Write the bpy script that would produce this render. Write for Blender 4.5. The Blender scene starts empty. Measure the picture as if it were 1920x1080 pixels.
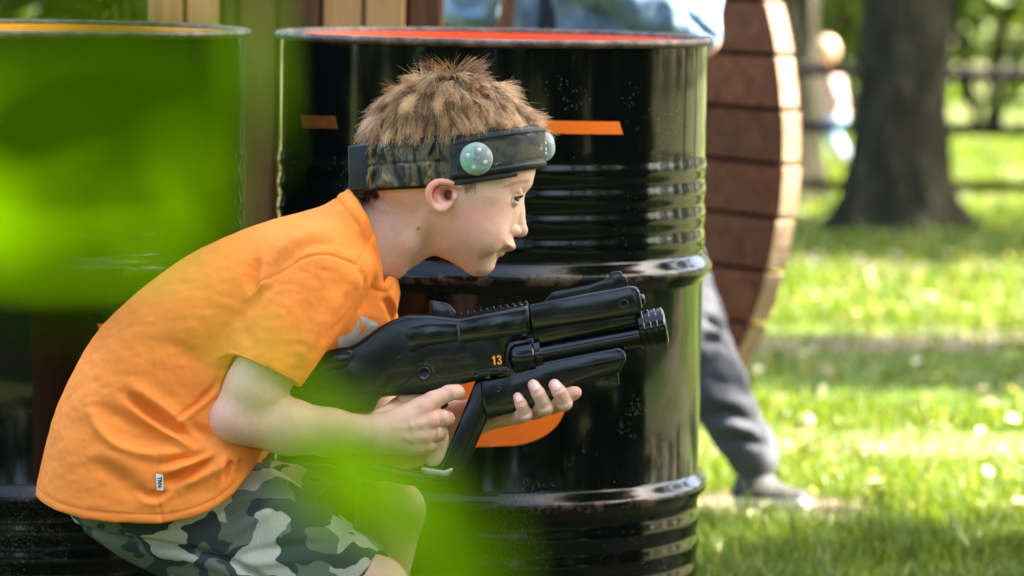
import bpy, bmesh, math, random
import numpy as np
from mathutils import Vector, Matrix
from mathutils.bvhtree import BVHTree

# ------------------------------------------------------------------ camera, light, exposure
scene = bpy.context.scene
COL = scene.collection
rng = np.random.default_rng(7)
random.seed(7)
FPX = 7200.0                       # 135 mm lens on a 36 mm wide frame, counted in photo pixels
CAM = np.array([0.0, 0.0, 1.015])
PITCH, ROLL = math.radians(5.3), math.radians(1.0)
cam_d = bpy.data.cameras.new('camera')
cam = bpy.data.objects.new('camera', cam_d)
COL.objects.link(cam)
cam.matrix_world = (Matrix.Translation(Vector(CAM)) @ Matrix.Rotation(math.pi / 2 - PITCH, 4, 'X')
                    @ Matrix.Rotation(ROLL, 4, 'Z'))
cam_d.lens = 135
cam_d.sensor_width = 36
cam_d.clip_start = 0.05
cam_d.clip_end = 500
cam_d.dof.use_dof = True
cam_d.dof.focus_distance = 4.45
cam_d.dof.aperture_fstop = 4.8
cam_d.dof.aperture_blades = 0
scene.camera = cam

SUN_EL, SUN_AZ = math.radians(50), math.radians(4)      # azimuth counted from +X towards +Y
SUN_DIR = np.array([math.cos(SUN_EL) * math.cos(SUN_AZ), math.cos(SUN_EL) * math.sin(SUN_AZ), math.sin(SUN_EL)])
world = bpy.data.worlds.new('World')
scene.world = world
world.use_nodes = True
nt = world.node_tree
nt.nodes.clear()
w_out = nt.nodes.new('ShaderNodeOutputWorld')
w_bg = nt.nodes.new('ShaderNodeBackground')
w_sky = nt.nodes.new('ShaderNodeTexSky')
w_sky.sky_type = 'NISHITA'
w_sky.sun_disc = False
w_sky.sun_elevation = SUN_EL
w_sky.sun_rotation = math.pi / 2 - SUN_AZ
w_sky.dust_density = 3.0
w_sky.air_density = 0.9
w_sky.ozone_density = 0.6
w_bg.inputs['Strength'].default_value = 0.09
nt.links.new(w_sky.outputs[0], w_bg.inputs['Color'])
nt.links.new(w_bg.outputs[0], w_out.inputs['Surface'])
sun_d = bpy.data.lights.new('sun', 'SUN')
sun_d.energy = 5.0
sun_d.angle = math.radians(0.5)
sun_d.color = (1.0, 0.95, 0.86)
sun = bpy.data.objects.new('sun', sun_d)
COL.objects.link(sun)
sun.rotation_euler = Vector(SUN_DIR).to_track_quat('Z', 'Y').to_euler()
scene.view_settings.view_transform = 'Standard'
scene.view_settings.look = 'None'
scene.view_settings.gamma = 1
scene.view_settings.use_curve_mapping = False
scene.view_settings.use_white_balance = True
scene.view_settings.white_balance_temperature = 7000
scene.view_settings.white_balance_tint = 10
scene.view_settings.exposure = 3.75
scene.render.engine = 'CYCLES'
scene.cycles.use_denoising = True
scene.cycles.max_bounces = 8
scene.cycles.transparent_max_bounces = 8
scene.cycles.sample_clamp_indirect = 6.0

_m = np.array(cam.matrix_world)
RV, UV, FV = _m[:3, 0], _m[:3, 1], -_m[:3, 2]

def at_depth(px, py, d):
    return CAM + d * (FV + (px - 960) / FPX * RV - (py - 540) / FPX * UV)
def at_y(px, py, y):
    v = FV + (px - 960) / FPX * RV - (py - 540) / FPX * UV
    return CAM + v * ((y - CAM[1]) / v[1])
def on_ground(px, py):
    v = FV + (px - 960) / FPX * RV - (py - 540) / FPX * UV
    return CAM + v * (-CAM[2] / v[2])

class Frame:
    """a rigid working frame set parallel to the camera; unit = one photo pixel at depth d0"""
    def __init__(s, d0):
        s.d0, s.S = d0, FPX / d0
    def w(s, P):
        P = np.asarray(P, float)
        return (CAM + np.multiply.outer(s.d0 + P[..., 1] / s.S, FV)
                + np.multiply.outer((P[..., 0] - 960) / s.S, RV) - np.multiply.outer((P[..., 2] - 540) / s.S, UV))
    def c(s, px, py, Y=0.0):
        k = (s.d0 + Y / s.S) / s.d0
        return np.array([960 + (px - 960) * k, Y, 540 + (py - 540) * k])
    def gz(s, X, Y):
        """frame height value at which the ground lies"""
        return 540 + s.S * (CAM[2] + (s.d0 + Y / s.S) * FV[2] + (X - 960) / s.S * RV[2]) / UV[2]

# ------------------------------------------------------------------ object helpers
def link(o, parent=None):
    COL.objects.link(o)
    if parent is not None:
        o.parent = parent
    return o
def wloc(o):
    v = Vector((0, 0, 0))
    while o is not None:
        v = v + o.location
        o = o.parent
    return np.array(v)
def tag(o, label=None, cat=None, group=None, kind=None):
    if label: o['label'] = label
    if cat: o['category'] = cat
    if group: o['group'] = group
    if kind: o['kind'] = kind
    return o
def thing(name, loc, label, cat, group=None):
    o = bpy.data.objects.new(name, None)
    o.empty_display_size = 0.05
    o.location = Vector(loc)
    link(o)
    return tag(o, label, cat, group)
def make(name, V, F, mat, parent=None, origin=None, smooth=True, attrs=None, slots=None):
    V = np.asarray(V, float)
    base = wloc(parent) if parent is not None else np.zeros(3)
    org = np.asarray(origin, float) if origin is not None else base
    me = bpy.data.meshes.new(name)
    loc = V - org
    if isinstance(F, np.ndarray):
        n, k = F.shape
        me.vertices.add(len(loc)); me.vertices.foreach_set('co', loc.astype(np.float32).ravel())
        me.loops.add(n * k); me.loops.foreach_set('vertex_index', F.astype(np.int32).ravel())
        me.polygons.add(n); me.polygons.foreach_set('loop_start', np.arange(0, n * k, k, dtype=np.int32))
        me.update(calc_edges=True)
    else:
        me.from_pydata([tuple(v) for v in loc], [], [tuple(int(i) for i in f) for f in F])
    me.validate()
    me.polygons.foreach_set('use_smooth', np.full(len(me.polygons), bool(smooth)))
    mats = mat if isinstance(mat, (list, tuple)) else [mat]
    for m in mats: me.materials.append(m)
    if slots is not None: me.polygons.foreach_set('material_index', np.asarray(slots, dtype=np.int32))
    for an, col in (attrs or {}).items():
        col = np.asarray(col, np.float32)
        if col.ndim == 1:
            a = me.attributes.new(an, 'FLOAT', 'POINT'); a.data.foreach_set('value', col)
        else:
            c4 = np.ones((len(col), 4), np.float32); c4[:, :3] = col[:, :3]
            a = me.color_attributes.new(an, 'FLOAT_COLOR', 'POINT'); a.data.foreach_set('color', c4.ravel())
    me.update()
    o = bpy.data.objects.new(name, me)
    link(o, parent)
    o.location = Vector(org - base)
    return o
def sharp(o, deg=35):
    """smooth shading with sharp edges above an angle"""
    bm = bmesh.new(); bm.from_mesh(o.data)
    lim = math.radians(deg)
    for e in bm.edges:
        if len(e.link_faces) == 2 and e.calc_face_angle(0) > lim: e.smooth = False
    bm.to_mesh(o.data); bm.free()
    return o

class MB:
    def __init__(s): s.V, s.F, s.n = [], [], 0
    def add(s, V, F):
        V = np.asarray(V, float)
        s.V.append(V); s.F += [[i + s.n for i in f] for f in F]; s.n += len(V)
        return s
    def get(s): return np.concatenate(s.V), s.F
def box(lo, hi):
    x0, y0, z0 = lo; x1, y1, z1 = hi
    V = [(x0,y0,z0),(x1,y0,z0),(x1,y1,z0),(x0,y1,z0),(x0,y0,z1),(x1,y0,z1),(x1,y1,z1),(x0,y1,z1)]
    return V, [(0,3,2,1),(4,5,6,7),(0,1,5,4),(1,2,6,5),(2,3,7,6),(3,0,4,7)]
def basis(d):
    d = np.asarray(d, float); d = d / np.linalg.norm(d)
    a = np.array([0, 0, 1.0]) if abs(d[2]) < 0.9 else np.array([1.0, 0, 0])
    u = np.cross(a, d); u /= np.linalg.norm(u)
    return u, np.cross(d, u), d
def tube(path, radii, n=12, cap=True):
    path = np.asarray(path, float)
    if np.isscalar(radii): radii = [radii] * len(path)
    V, F = [], []
    u = None
    for i, p in enumerate(path):
        d = path[min(i + 1, len(path) - 1)] - path[max(i - 1, 0)]
        d = d / (np.linalg.norm(d) + 1e-12)
        if u is None: u, v, _ = basis(d)
        else:
            u = u - d * np.dot(u, d); u /= np.linalg.norm(u); v = np.cross(d, u)
        for k in range(n):
            t = 2 * math.pi * k / n
            V.append(p + radii[i] * (math.cos(t) * u + math.sin(t) * v))
    for i in range(len(path) - 1):
        for k in range(n):
            a, b = i * n + k, i * n + (k + 1) % n
            F.append((a, b, b + n, a + n))
    if cap:
        F.append(tuple(range(n))[::-1]); F.append(tuple((len(path) - 1) * n + k for k in range(n)))
    return np.array(V), F
def lathe(o, axis, prof, n=48, cap=True):
    """prof: (distance along axis, radius)"""
    u, v, d = basis(axis)
    o = np.asarray(o, float)
    V, F = [], []
    for h, r in prof:
        for k in range(n):
            t = 2 * math.pi * k / n
            V.append(o + d * h + r * (math.cos(t) * u + math.sin(t) * v))
    for i in range(len(prof) - 1):
        for k in range(n):
            a, b = i * n + k, i * n + (k + 1) % n
            F.append((a, b, b + n, a + n))
    if cap:
        F.append(tuple(range(n))[::-1]); F.append(tuple((len(prof) - 1) * n + k for k in range(n)))
    return np.array(V), F
def prism(pts, y0, y1, bev=0.0, seg=2):
    """outline in (x, z) pulled along y, edges rounded; returns V (x, y, z), F"""
    bm = bmesh.new()
    vs = [bm.verts.new((p[0], y0, p[1])) for p in pts]
    f = bm.faces.new(vs)
    r = bmesh.ops.extrude_face_region(bm, geom=[f])
    for v in [g for g in r['geom'] if isinstance(g, bmesh.types.BMVert)]: v.co.y = y1
    bmesh.ops.recalc_face_normals(bm, faces=bm.faces[:])
    if bev > 0:
        es = [e for e in bm.edges if abs(e.calc_face_angle(0)) > 0.3]
        bmesh.ops.bevel(bm, geom=es, offset=bev, segments=seg, profile=0.5, affect='EDGES', clamp_overlap=True)
    big = [f for f in bm.faces if len(f.verts) > 4]
    bmesh.ops.triangulate(bm, faces=big)
    bm.verts.index_update()
    V = np.array([v.co[:] for v in bm.verts]); F = [[v.index for v in f.verts] for f in bm.faces]
    bm.free()
    return V, F
def chaikin(P, it=2):
    P = np.asarray(P, float)
    for _ in range(it):
        Q = np.roll(P, -1, 0)
        P = np.stack([0.75 * P + 0.25 * Q, 0.25 * P + 0.75 * Q], 1).reshape(-1, P.shape[1])
    return P
def spline(P, m=8):
    P = np.asarray(P, float)
    E = np.vstack([2 * P[0] - P[1], P, 2 * P[-1] - P[-2]])
    out = []
    for i in range(len(P) - 1):
        a, b, c, d = E[i:i + 4]
        for t in np.arange(m) / m:
            out.append(0.5 * (2 * b + (c - a) * t + (2 * a - 5 * b + 4 * c - d) * t * t + (3 * b - a - 3 * c + d) * t ** 3))
    out.append(P[-1])
    return np.array(out)

# ------------------------------------------------------------------ implicit shapes -> one continuous skin
def poly_sd(P, x, z):
    """signed distance to a closed outline, negative inside"""
    P = np.asarray(P, float); Q = np.roll(P, -1, 0)
    d = np.full(np.broadcast(x, z).shape, 1e18); ins = np.zeros(d.shape, bool)
    for (ax, az), (bx, bz) in zip(P, Q):
        ex, ez = bx - ax, bz - az
        t = np.clip(((x - ax) * ex + (z - az) * ez) / (ex * ex + ez * ez + 1e-12), 0, 1)
        d = np.minimum(d, (x - ax - t * ex) ** 2 + (z - az - t * ez) ** 2)
        c = (az > z) != (bz > z)
        if ez != 0: ins ^= c & (x < ax + (z - az) * ex / ez)
    d = np.sqrt(d)
    return np.where(ins, -d, d)
def smin(a, b, k):
    if k <= 0: return np.minimum(a, b)
    h = np.maximum(k - np.abs(a - b), 0) / k
    return np.minimum(a, b) - h * h * k * 0.25
def P3(a):
    """tuples are written (across, down, depth); arrays are already (across, depth, down)"""
    return a.astype(float) if isinstance(a, np.ndarray) else np.array([a[0], a[2], a[1]], float)
class Sdf:
    def __init__(s): s.p = []
    def add(s, fn, lo, hi, op='u', k=6.0):
        s.p.append((fn, np.asarray(lo, float), np.asarray(hi, float), op, k)); return s
    def cone(s, a, b, ra, rb, op='u', k=6.0, sy=1.0, clip=None):
        a, b = P3(a), P3(b)
        def fn(x, y, z):
            e = (b - a).copy(); e[1] /= sy
            px, py, pz = x - a[0], (y - a[1]) / sy, z - a[2]
            t = np.clip((px * e[0] + py * e[1] + pz * e[2]) / (e @ e + 1e-12), 0, 1)
            d = np.sqrt((px - t * e[0]) ** 2 + (py - t * e[1]) ** 2 + (pz - t * e[2]) ** 2) - (ra + t * (rb - ra))
            d = d * min(1.0, sy)
            if clip is not None:
                (q, n) = clip
                d = np.maximum(d, (x - q[0]) * n[0] + (y - q[1]) * n[1] + (z - q[2]) * n[2])
            return d
        r = max(ra, rb) * max(1, sy)
        return s.add(fn, np.minimum(a, b) - r, np.maximum(a, b) + r, op, k)
    def chain(s, pts, radii, op='u', k=4.0, sy=1.0, k0=None):
        for i in range(len(pts) - 1):
            s.cone(pts[i], pts[i + 1], radii[i], radii[i + 1], op, (k0 if (i == 0 and k0 is not None) else k), sy)
        return s
    def ell(s, c, r, op='u', k=6.0, rot=None):
        c, r = P3(c), P3(r)
        M = np.eye(3) if rot is None else np.array(rot)
        def fn(x, y, z):
            px, py, pz = x - c[0], y - c[1], z - c[2]
            q = [M[i][0] * px + M[i][1] * py + M[i][2] * pz for i in range(3)]
            k0 = np.sqrt((q[0] / r[0]) ** 2 + (q[1] / r[1]) ** 2 + (q[2] / r[2]) ** 2)
            k1 = np.sqrt((q[0] / r[0] ** 2) ** 2 + (q[1] / r[1] ** 2) ** 2 + (q[2] / r[2] ** 2) ** 2)
            return np.where(k1 > 1e-9, k0 * (k0 - 1) / (k1 + 1e-12), -r.min())
        m = r.max()
        return s.add(fn, c - m, c + m, op, k)
    def inflate(s, P, yc, W, dm, op='u', k=6.0, p=2.0):
        P = np.asarray(P, float)
        Wm = W if not callable(W) else 260
        def fn(x, y, z):
            x2, z2 = x[:, 0, :], z[:, 0, :]
            d2 = -poly_sd(P, x2, z2)
            w = W(x2, z2) if callable(W) else W
            a = np.maximum(dm - d2, 0) / dm
            b = np.abs(y - yc) / (w[:, None, :] if callable(W) else w)
            return ((a[:, None, :] ** p + b ** p) ** (1 / p) - 1) * min(dm, Wm)
        lo = (P[:, 0].min(), yc - Wm, P[:, 1].min()); hi = (P[:, 0].max(), yc + Wm, P[:, 1].max())
        return s.add(fn, lo, hi, op, k)
    def cut2d(s, P, op='i', k=2.0, ylo=-1e4, yhi=1e4):
        P = np.asarray(P, float)
        def fn(x, y, z):
            d = poly_sd(P, x[:, 0, :], z[:, 0, :])[:, None, :] + 0 * y
            if yhi < 1e4 or ylo > -1e4: d = np.maximum(d, np.maximum(ylo - y, y - yhi))
            return d
        return s.add(fn, (-1e5,) * 3, (1e5,) * 3, op, k)
    def ev(s, x, y, z, lo, hi, m):
        d = np.full((x.size, y.size, z.size), 1e3)
        X, Y, Z = x[:, None, None], y[None, :, None], z[None, None, :]
        for fn, l, h, op, k in s.p:
            if np.any(l - m - k > hi) or np.any(h + m + k < lo): continue
            v = fn(X, Y, Z)
            if op == 'u': d = smin(d, v, k)
            elif op == 's': d = -smin(-d, v, k)
            else: d = -smin(-d, -v, k)
        return d
    def mesh(s, lo, hi, h, B=20):
        lo, hi = np.asarray(lo, float), np.asarray(hi, float)
        n = (np.ceil((hi - lo) / h / B).astype(int) * B)
        ax = [lo[i] + h * np.arange(n[i]) for i in range(3)]
        cx = [lo[i] + h * (B * np.arange(n[i] // B) + (B - 1) / 2) for i in range(3)]
        coarse = s.ev(cx[0], cx[1], cx[2], lo - 1e5, hi + 1e5, 0)
        vals = np.repeat(np.repeat(np.repeat(np.where(coarse < 0, -9.0, 9.0).astype(np.float32), B, 0), B, 1), B, 2)
        lim = h * B * 0.87 * 1.35 + 8
        for i, j, k in np.argwhere(np.abs(coarse) < lim):
            sl = (slice(i * B, i * B + B), slice(j * B, j * B + B), slice(k * B, k * B + B))
            xs, ys, zs = ax[0][sl[0]], ax[1][sl[1]], ax[2][sl[2]]
            vals[sl] = s.ev(xs, ys, zs, np.array([xs[0], ys[0], zs[0]]), np.array([xs[-1], ys[-1], zs[-1]]), 4)
        return nets(vals, lo, h)
def nets(v, lo, h):
    ins = v < 0
    c = np.zeros(tuple(np.array(v.shape) - 1), np.uint8)
    for dx in (0, 1):
        for dy in (0, 1):
            for dz in (0, 1):
                c += ins[dx:v.shape[0] - 1 + dx, dy:v.shape[1] - 1 + dy, dz:v.shape[2] - 1 + dz]
    cells = np.argwhere((c > 0) & (c < 8))
    idx = np.full(c.shape, -1, np.int32)
    idx[tuple(cells.T)] = np.arange(len(cells))
    acc = np.zeros((len(cells), 3)); cnt = np.zeros(len(cells))
    corners = [(a, b, d) for a in (0, 1) for b in (0, 1) for d in (0, 1)]
    vv = {q: v[cells[:, 0] + q[0], cells[:, 1] + q[1], cells[:, 2] + q[2]].astype(float) for q in corners}
    for q in corners:
        for a in range(3):
            if q[a] == 0:
                r = list(q); r[a] = 1; r = tuple(r)
                m = (vv[q] < 0) != (vv[r] < 0)
                t = np.where(m, vv[q] / np.where(m, vv[q] - vv[r], 1), 0)
                pt = np.tile(np.array(q, float), (len(cells), 1)); pt[:, a] += t
                acc += pt * m[:, None]; cnt += m
    V = lo + h * (cells + acc / cnt[:, None])
    faces = []
    for a in range(3):
        b, d = (a + 1) % 3, (a + 2) % 3
        s0 = [slice(None)] * 3; s1 = [slice(None)] * 3
        s0[a] = slice(0, -1); s1[a] = slice(1, None)
        A, Bv = ins[tuple(s0)], ins[tuple(s1)]
        for sgn, msk in ((1, A & ~Bv), (-1, ~A & Bv)):
            e = np.argwhere(msk)
            ok = (e[:, b] > 0) & (e[:, d] > 0) & (e[:, b] < v.shape[b] - 1) & (e[:, d] < v.shape[d] - 1)
            e = e[ok]
            def cell(ob, od):
                q = e.copy(); q[:, b] += ob; q[:, d] += od
                return idx[q[:, 0], q[:, 1], q[:, 2]]
            f = np.stack([cell(-1, -1), cell(0, -1), cell(0, 0), cell(-1, 0)], 1)
            faces.append(f if sgn > 0 else f[:, ::-1])
    F = np.concatenate(faces)
    F = F[(F >= 0).all(1)]
    return V, F
def vnormals(V, F):
    n = np.cross(V[F[:, 2]] - V[F[:, 0]], V[F[:, 3]] - V[F[:, 1]])
    N = np.zeros_like(V)
    for k in range(4): np.add.at(N, F[:, k], n)
    return N / (np.linalg.norm(N, axis=1, keepdims=True) + 1e-12)
def relax(V, F, it=1, lam=0.5):
    for _ in range(it):
        S = np.zeros_like(V); c = np.zeros(len(V))
        for a, b in ((0, 1), (1, 2), (2, 3), (3, 0)):
            np.add.at(S, F[:, a], V[F[:, b]]); np.add.at(S, F[:, b], V[F[:, a]])
            np.add.at(c, F[:, a], 1); np.add.at(c, F[:, b], 1)
        V = V + lam * (S / np.maximum(c, 1)[:, None] - V)
    return V
def line_d(P, x, z):
    """distance to an open line in the side view, and position along it 0..1"""
    P = np.asarray(P, float); best = np.full(x.shape, 1e9); tt = np.zeros(x.shape); sg = np.zeros(x.shape)
    n = len(P) - 1
    for i in range(n):
        a, e = P[i], P[i + 1] - P[i]
        t = np.clip(((x - a[0]) * e[0] + (z - a[1]) * e[1]) / (e @ e), 0, 1)
        dx, dz = x - a[0] - t * e[0], z - a[1] - t * e[1]
        d = np.hypot(dx, dz); m = d < best
        best = np.where(m, d, best); tt = np.where(m, (i + t) / n, tt)
        sg = np.where(m, np.sign(e[0] * dz - e[1] * dx), sg)
    return best, tt, sg
def vnoise(P, seed=0):
    """smooth value noise in 3-D, about -1..1"""
    P = np.asarray(P, float)
    i = np.floor(P).astype(np.int64); f = P - i; f = f * f * (3 - 2 * f)
    def hsh(a):
        q = (a[:, 0] * 73856093) ^ (a[:, 1] * 19349663) ^ (a[:, 2] * 83492791) ^ (seed * 2654435761)
        q = (q ^ (q >> 13)) * 1274126177 & 0x7fffffff
        return (q % 10007) / 5003.5 - 1
    r = 0
    for a in (0, 1):
        for b in (0, 1):
            for c in (0, 1):
                w = (f[:, 0] if a else 1 - f[:, 0]) * (f[:, 1] if b else 1 - f[:, 1]) * (f[:, 2] if c else 1 - f[:, 2])
                r = r + w * hsh(i + np.array([a, b, c]))
    return r

# ------------------------------------------------------------------ materials
def lin(r, g, b):
    return tuple(((c / 255) / 12.92 if c / 255 <= 0.04045 else ((c / 255 + 0.055) / 1.055) ** 2.4) for c in (r, g, b))
class M:
    """small node builder"""
    def __init__(s, name):
        s.m = bpy.data.materials.new(name); s.m.use_nodes = True
        s.t = s.m.node_tree; s.t.nodes.clear()
        s.out = s.n('ShaderNodeOutputMaterial'); s.b = s.n('ShaderNodeBsdfPrincipled')
        s.l(s.b.outputs[0], s.out.inputs[0])
    def n(s, typ, **kw):
        q = s.t.nodes.new(typ)
        for k, v in kw.items(): setattr(q, k, v)
        return q
    def l(s, a, b): s.t.links.new(a, b)
    def set(s, **kw):
        for k, v in kw.items():
            i = s.b.inputs[k.replace('_', ' ')]
            if isinstance(v, bpy.types.NodeSocket): s.l(v, i)
            else: i.default_value = (tuple(v) + (1,))[:4] if isinstance(v, (tuple, list)) and i.type == 'RGBA' else v
        return s
    def coord(s, scale=(1, 1, 1), kind='Object', rot=(0, 0, 0)):
        tc = s.n('ShaderNodeTexCoord'); mp = s.n('ShaderNodeMapping')
        mp.inputs['Scale'].default_value = scale; mp.inputs['Rotation'].default_value = rot
        s.l(tc.outputs[kind], mp.inputs[0]); return mp.outputs[0]
    def noise(s, vec, scale, detail=3, rough=0.5, dist=0.0):
        q = s.n('ShaderNodeTexNoise'); s.l(vec, q.inputs['Vector'])
        q.inputs['Scale'].default_value = scale; q.inputs['Detail'].default_value = detail
        q.inputs['Roughness'].default_value = rough; q.inputs['Distortion'].default_value = dist
        return q.outputs['Fac']
    def ramp(s, fac, stops, interp='LINEAR'):
        q = s.n('ShaderNodeValToRGB'); s.l(fac, q.inputs[0]); e = q.color_ramp
        e.interpolation = interp
        while len(e.elements) < len(stops): e.elements.new(0.5)
        for el, (p, c) in zip(e.elements, stops):
            el.position = p; el.color = (tuple(c) + (1,))[:4] if not np.isscalar(c) else (c, c, c, 1)
        return q.outputs[0]
    def mix(s, fac, a, b, mode='MIX'):
        q = s.n('ShaderNodeMix', data_type='RGBA', blend_type=mode)
        for v, i in ((fac, q.inputs[0]), (a, q.inputs[6]), (b, q.inputs[7])):
            if isinstance(v, bpy.types.NodeSocket): s.l(v, i)
            else: i.default_value = v if np.isscalar(v) else (tuple(v) + (1,))[:4]
        return q.outputs[2]
    def math(s, op, a, b=0.0):
        q = s.n('ShaderNodeMath', operation=op)
        for v, i in ((a, q.inputs[0]), (b, q.inputs[1])):
            if isinstance(v, bpy.types.NodeSocket): s.l(v, i)
            else: i.default_value = v
        return q.outputs[0]
    def bump(s, h, strength=0.3, dist=0.001):
        q = s.n('ShaderNodeBump'); s.l(h, q.inputs['Height'])
        q.inputs['Strength'].default_value = strength; q.inputs['Distance'].default_value = dist
        s.l(q.outputs[0], s.b.inputs['Normal']); return s
    def attr(s, name):
        q = s.n('ShaderNodeAttribute'); q.attribute_name = name; return q
def simple(name, col, rough=0.6, var=0.25, scale=30, spec=0.5, metal=0.0, bump=0.0, bscale=400):
    m = M(name); c = m.coord()
    f = m.noise(c, scale, 4)
    dark = tuple(x * (1 - var) for x in col); lite = tuple(min(1, x * (1 + var)) for x in col)
    m.set(Base_Color=m.ramp(f, [(0.3, dark), (0.7, lite)]), Roughness=rough, Metallic=metal, Specular_IOR_Level=spec)
    if bump: m.bump(m.noise(c, bscale, 2), bump, 0.001)
    return m.m
# ------------------------------------------------------------------ shared materials
def leaf_mat(name, trans=0.5, spec=0.3, rough=0.45):
    m = M(name); c = m.attr('tint').outputs['Color']
    m.set(Base_Color=c, Roughness=rough, Specular_IOR_Level=spec)
    tr = m.n('ShaderNodeBsdfTranslucent')
    warm = m.mix(1.0, c, (1.25, 1.2, 0.45), 'MULTIPLY'); m.l(warm, tr.inputs['Color'])
    mx = m.n('ShaderNodeMixShader'); mx.inputs[0].default_value = trans
    m.l(m.b.outputs[0], mx.inputs[1]); m.l(tr.outputs[0], mx.inputs[2]); m.l(mx.outputs[0], m.out.inputs[0])
    return m.m
MAT_LEAF = leaf_mat('foliage')
MAT_GRASS = leaf_mat('grass_blade', 0.4, 0.35, 0.4)

def bark_mat():
    m = M('bark'); c = m.coord((1, 1, 0.22))
    f = m.noise(c, 26, 6, 0.65, 0.6); g = m.noise(m.coord(), 3.0, 3)
    big = m.noise(m.coord((1, 1, 0.5)), 9, 4, 0.6)
    col = m.ramp(f, [(0.3, (0.006, 0.005, 0.004)), (0.52, (0.034, 0.027, 0.019)), (0.75, (0.14, 0.115, 0.085))])
    col = m.mix(m.ramp(big, [(0.40, 0.75), (0.62, 0.0)]), col, (0.008, 0.008, 0.006))
    m.set(Base_Color=m.mix(m.math('MULTIPLY', g, 0.35), col, (0.05, 0.06, 0.025)), Roughness=0.9)
    m.set(Specular_IOR_Level=0.08); m.bump(f, 1.0, 0.03); return m.m
MAT_BARK = bark_mat()

def wood_mat(name, dark, mid, lite, rough=0.65, axis=(1, 1, 0.06), scale=45, bump=0.35):
    m = M(name); oi = m.n('ShaderNodeObjectInfo')
    c = m.coord(axis)
    add = m.n('ShaderNodeVectorMath', operation='ADD'); m.l(c, add.inputs[0])
    sc = m.n('ShaderNodeVectorMath', operation='SCALE'); m.l(oi.outputs['Random'], sc.inputs['Scale']); sc.inputs[0].default_value = (7, 5, 3)
    m.l(sc.outputs[0], add.inputs[1])
    f = m.noise(add.outputs[0], scale, 6, 0.62, 1.2)
    g = m.noise(add.outputs[0], scale * 0.15, 3, 0.5, 0.8)
    col = m.ramp(f, [(0.28, dark), (0.5, mid), (0.74, lite)])
    col = m.mix(m.math('MULTIPLY', g, 0.6), col, dark)
    hv = m.n('ShaderNodeHueSaturation'); m.l(col, hv.inputs['Color'])
    m.l(m.math('ADD', m.math('MULTIPLY', oi.outputs['Random'], 0.5), 0.75), hv.inputs['Value'])
    m.set(Base_Color=hv.outputs[0], Roughness=rough, Specular_IOR_Level=0.15)
    m.bump(f, bump, 0.002); return m.m
MAT_STAIN = wood_mat('stained_wood', (0.048, 0.012, 0.004), (0.135, 0.038, 0.014), (0.21, 0.072, 0.030), axis=(0.05, 1, 1), scale=38)
MAT_EDGE = wood_mat('pale_edge_wood', (0.17, 0.115, 0.07), (0.30, 0.215, 0.14), (0.42, 0.32, 0.22), axis=(1, 1, 1), scale=30, rough=0.8)  # paler wood for the disc's outer edge
MAT_BOARD = wood_mat('honey_board', (0.38, 0.18, 0.06), (0.60, 0.32, 0.12), (0.72, 0.45, 0.20), rough=0.5, scale=30)
MAT_BOARD_DK = wood_mat('brown_board', (0.07, 0.030, 0.012), (0.14, 0.062, 0.026), (0.20, 0.095, 0.045), rough=0.55, scale=30)
MAT_FENCE = wood_mat('dark_rail', (0.002, 0.002, 0.0018), (0.005, 0.0045, 0.004), (0.010, 0.009, 0.008), axis=(0.08, 1, 1), rough=0.85)

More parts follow.
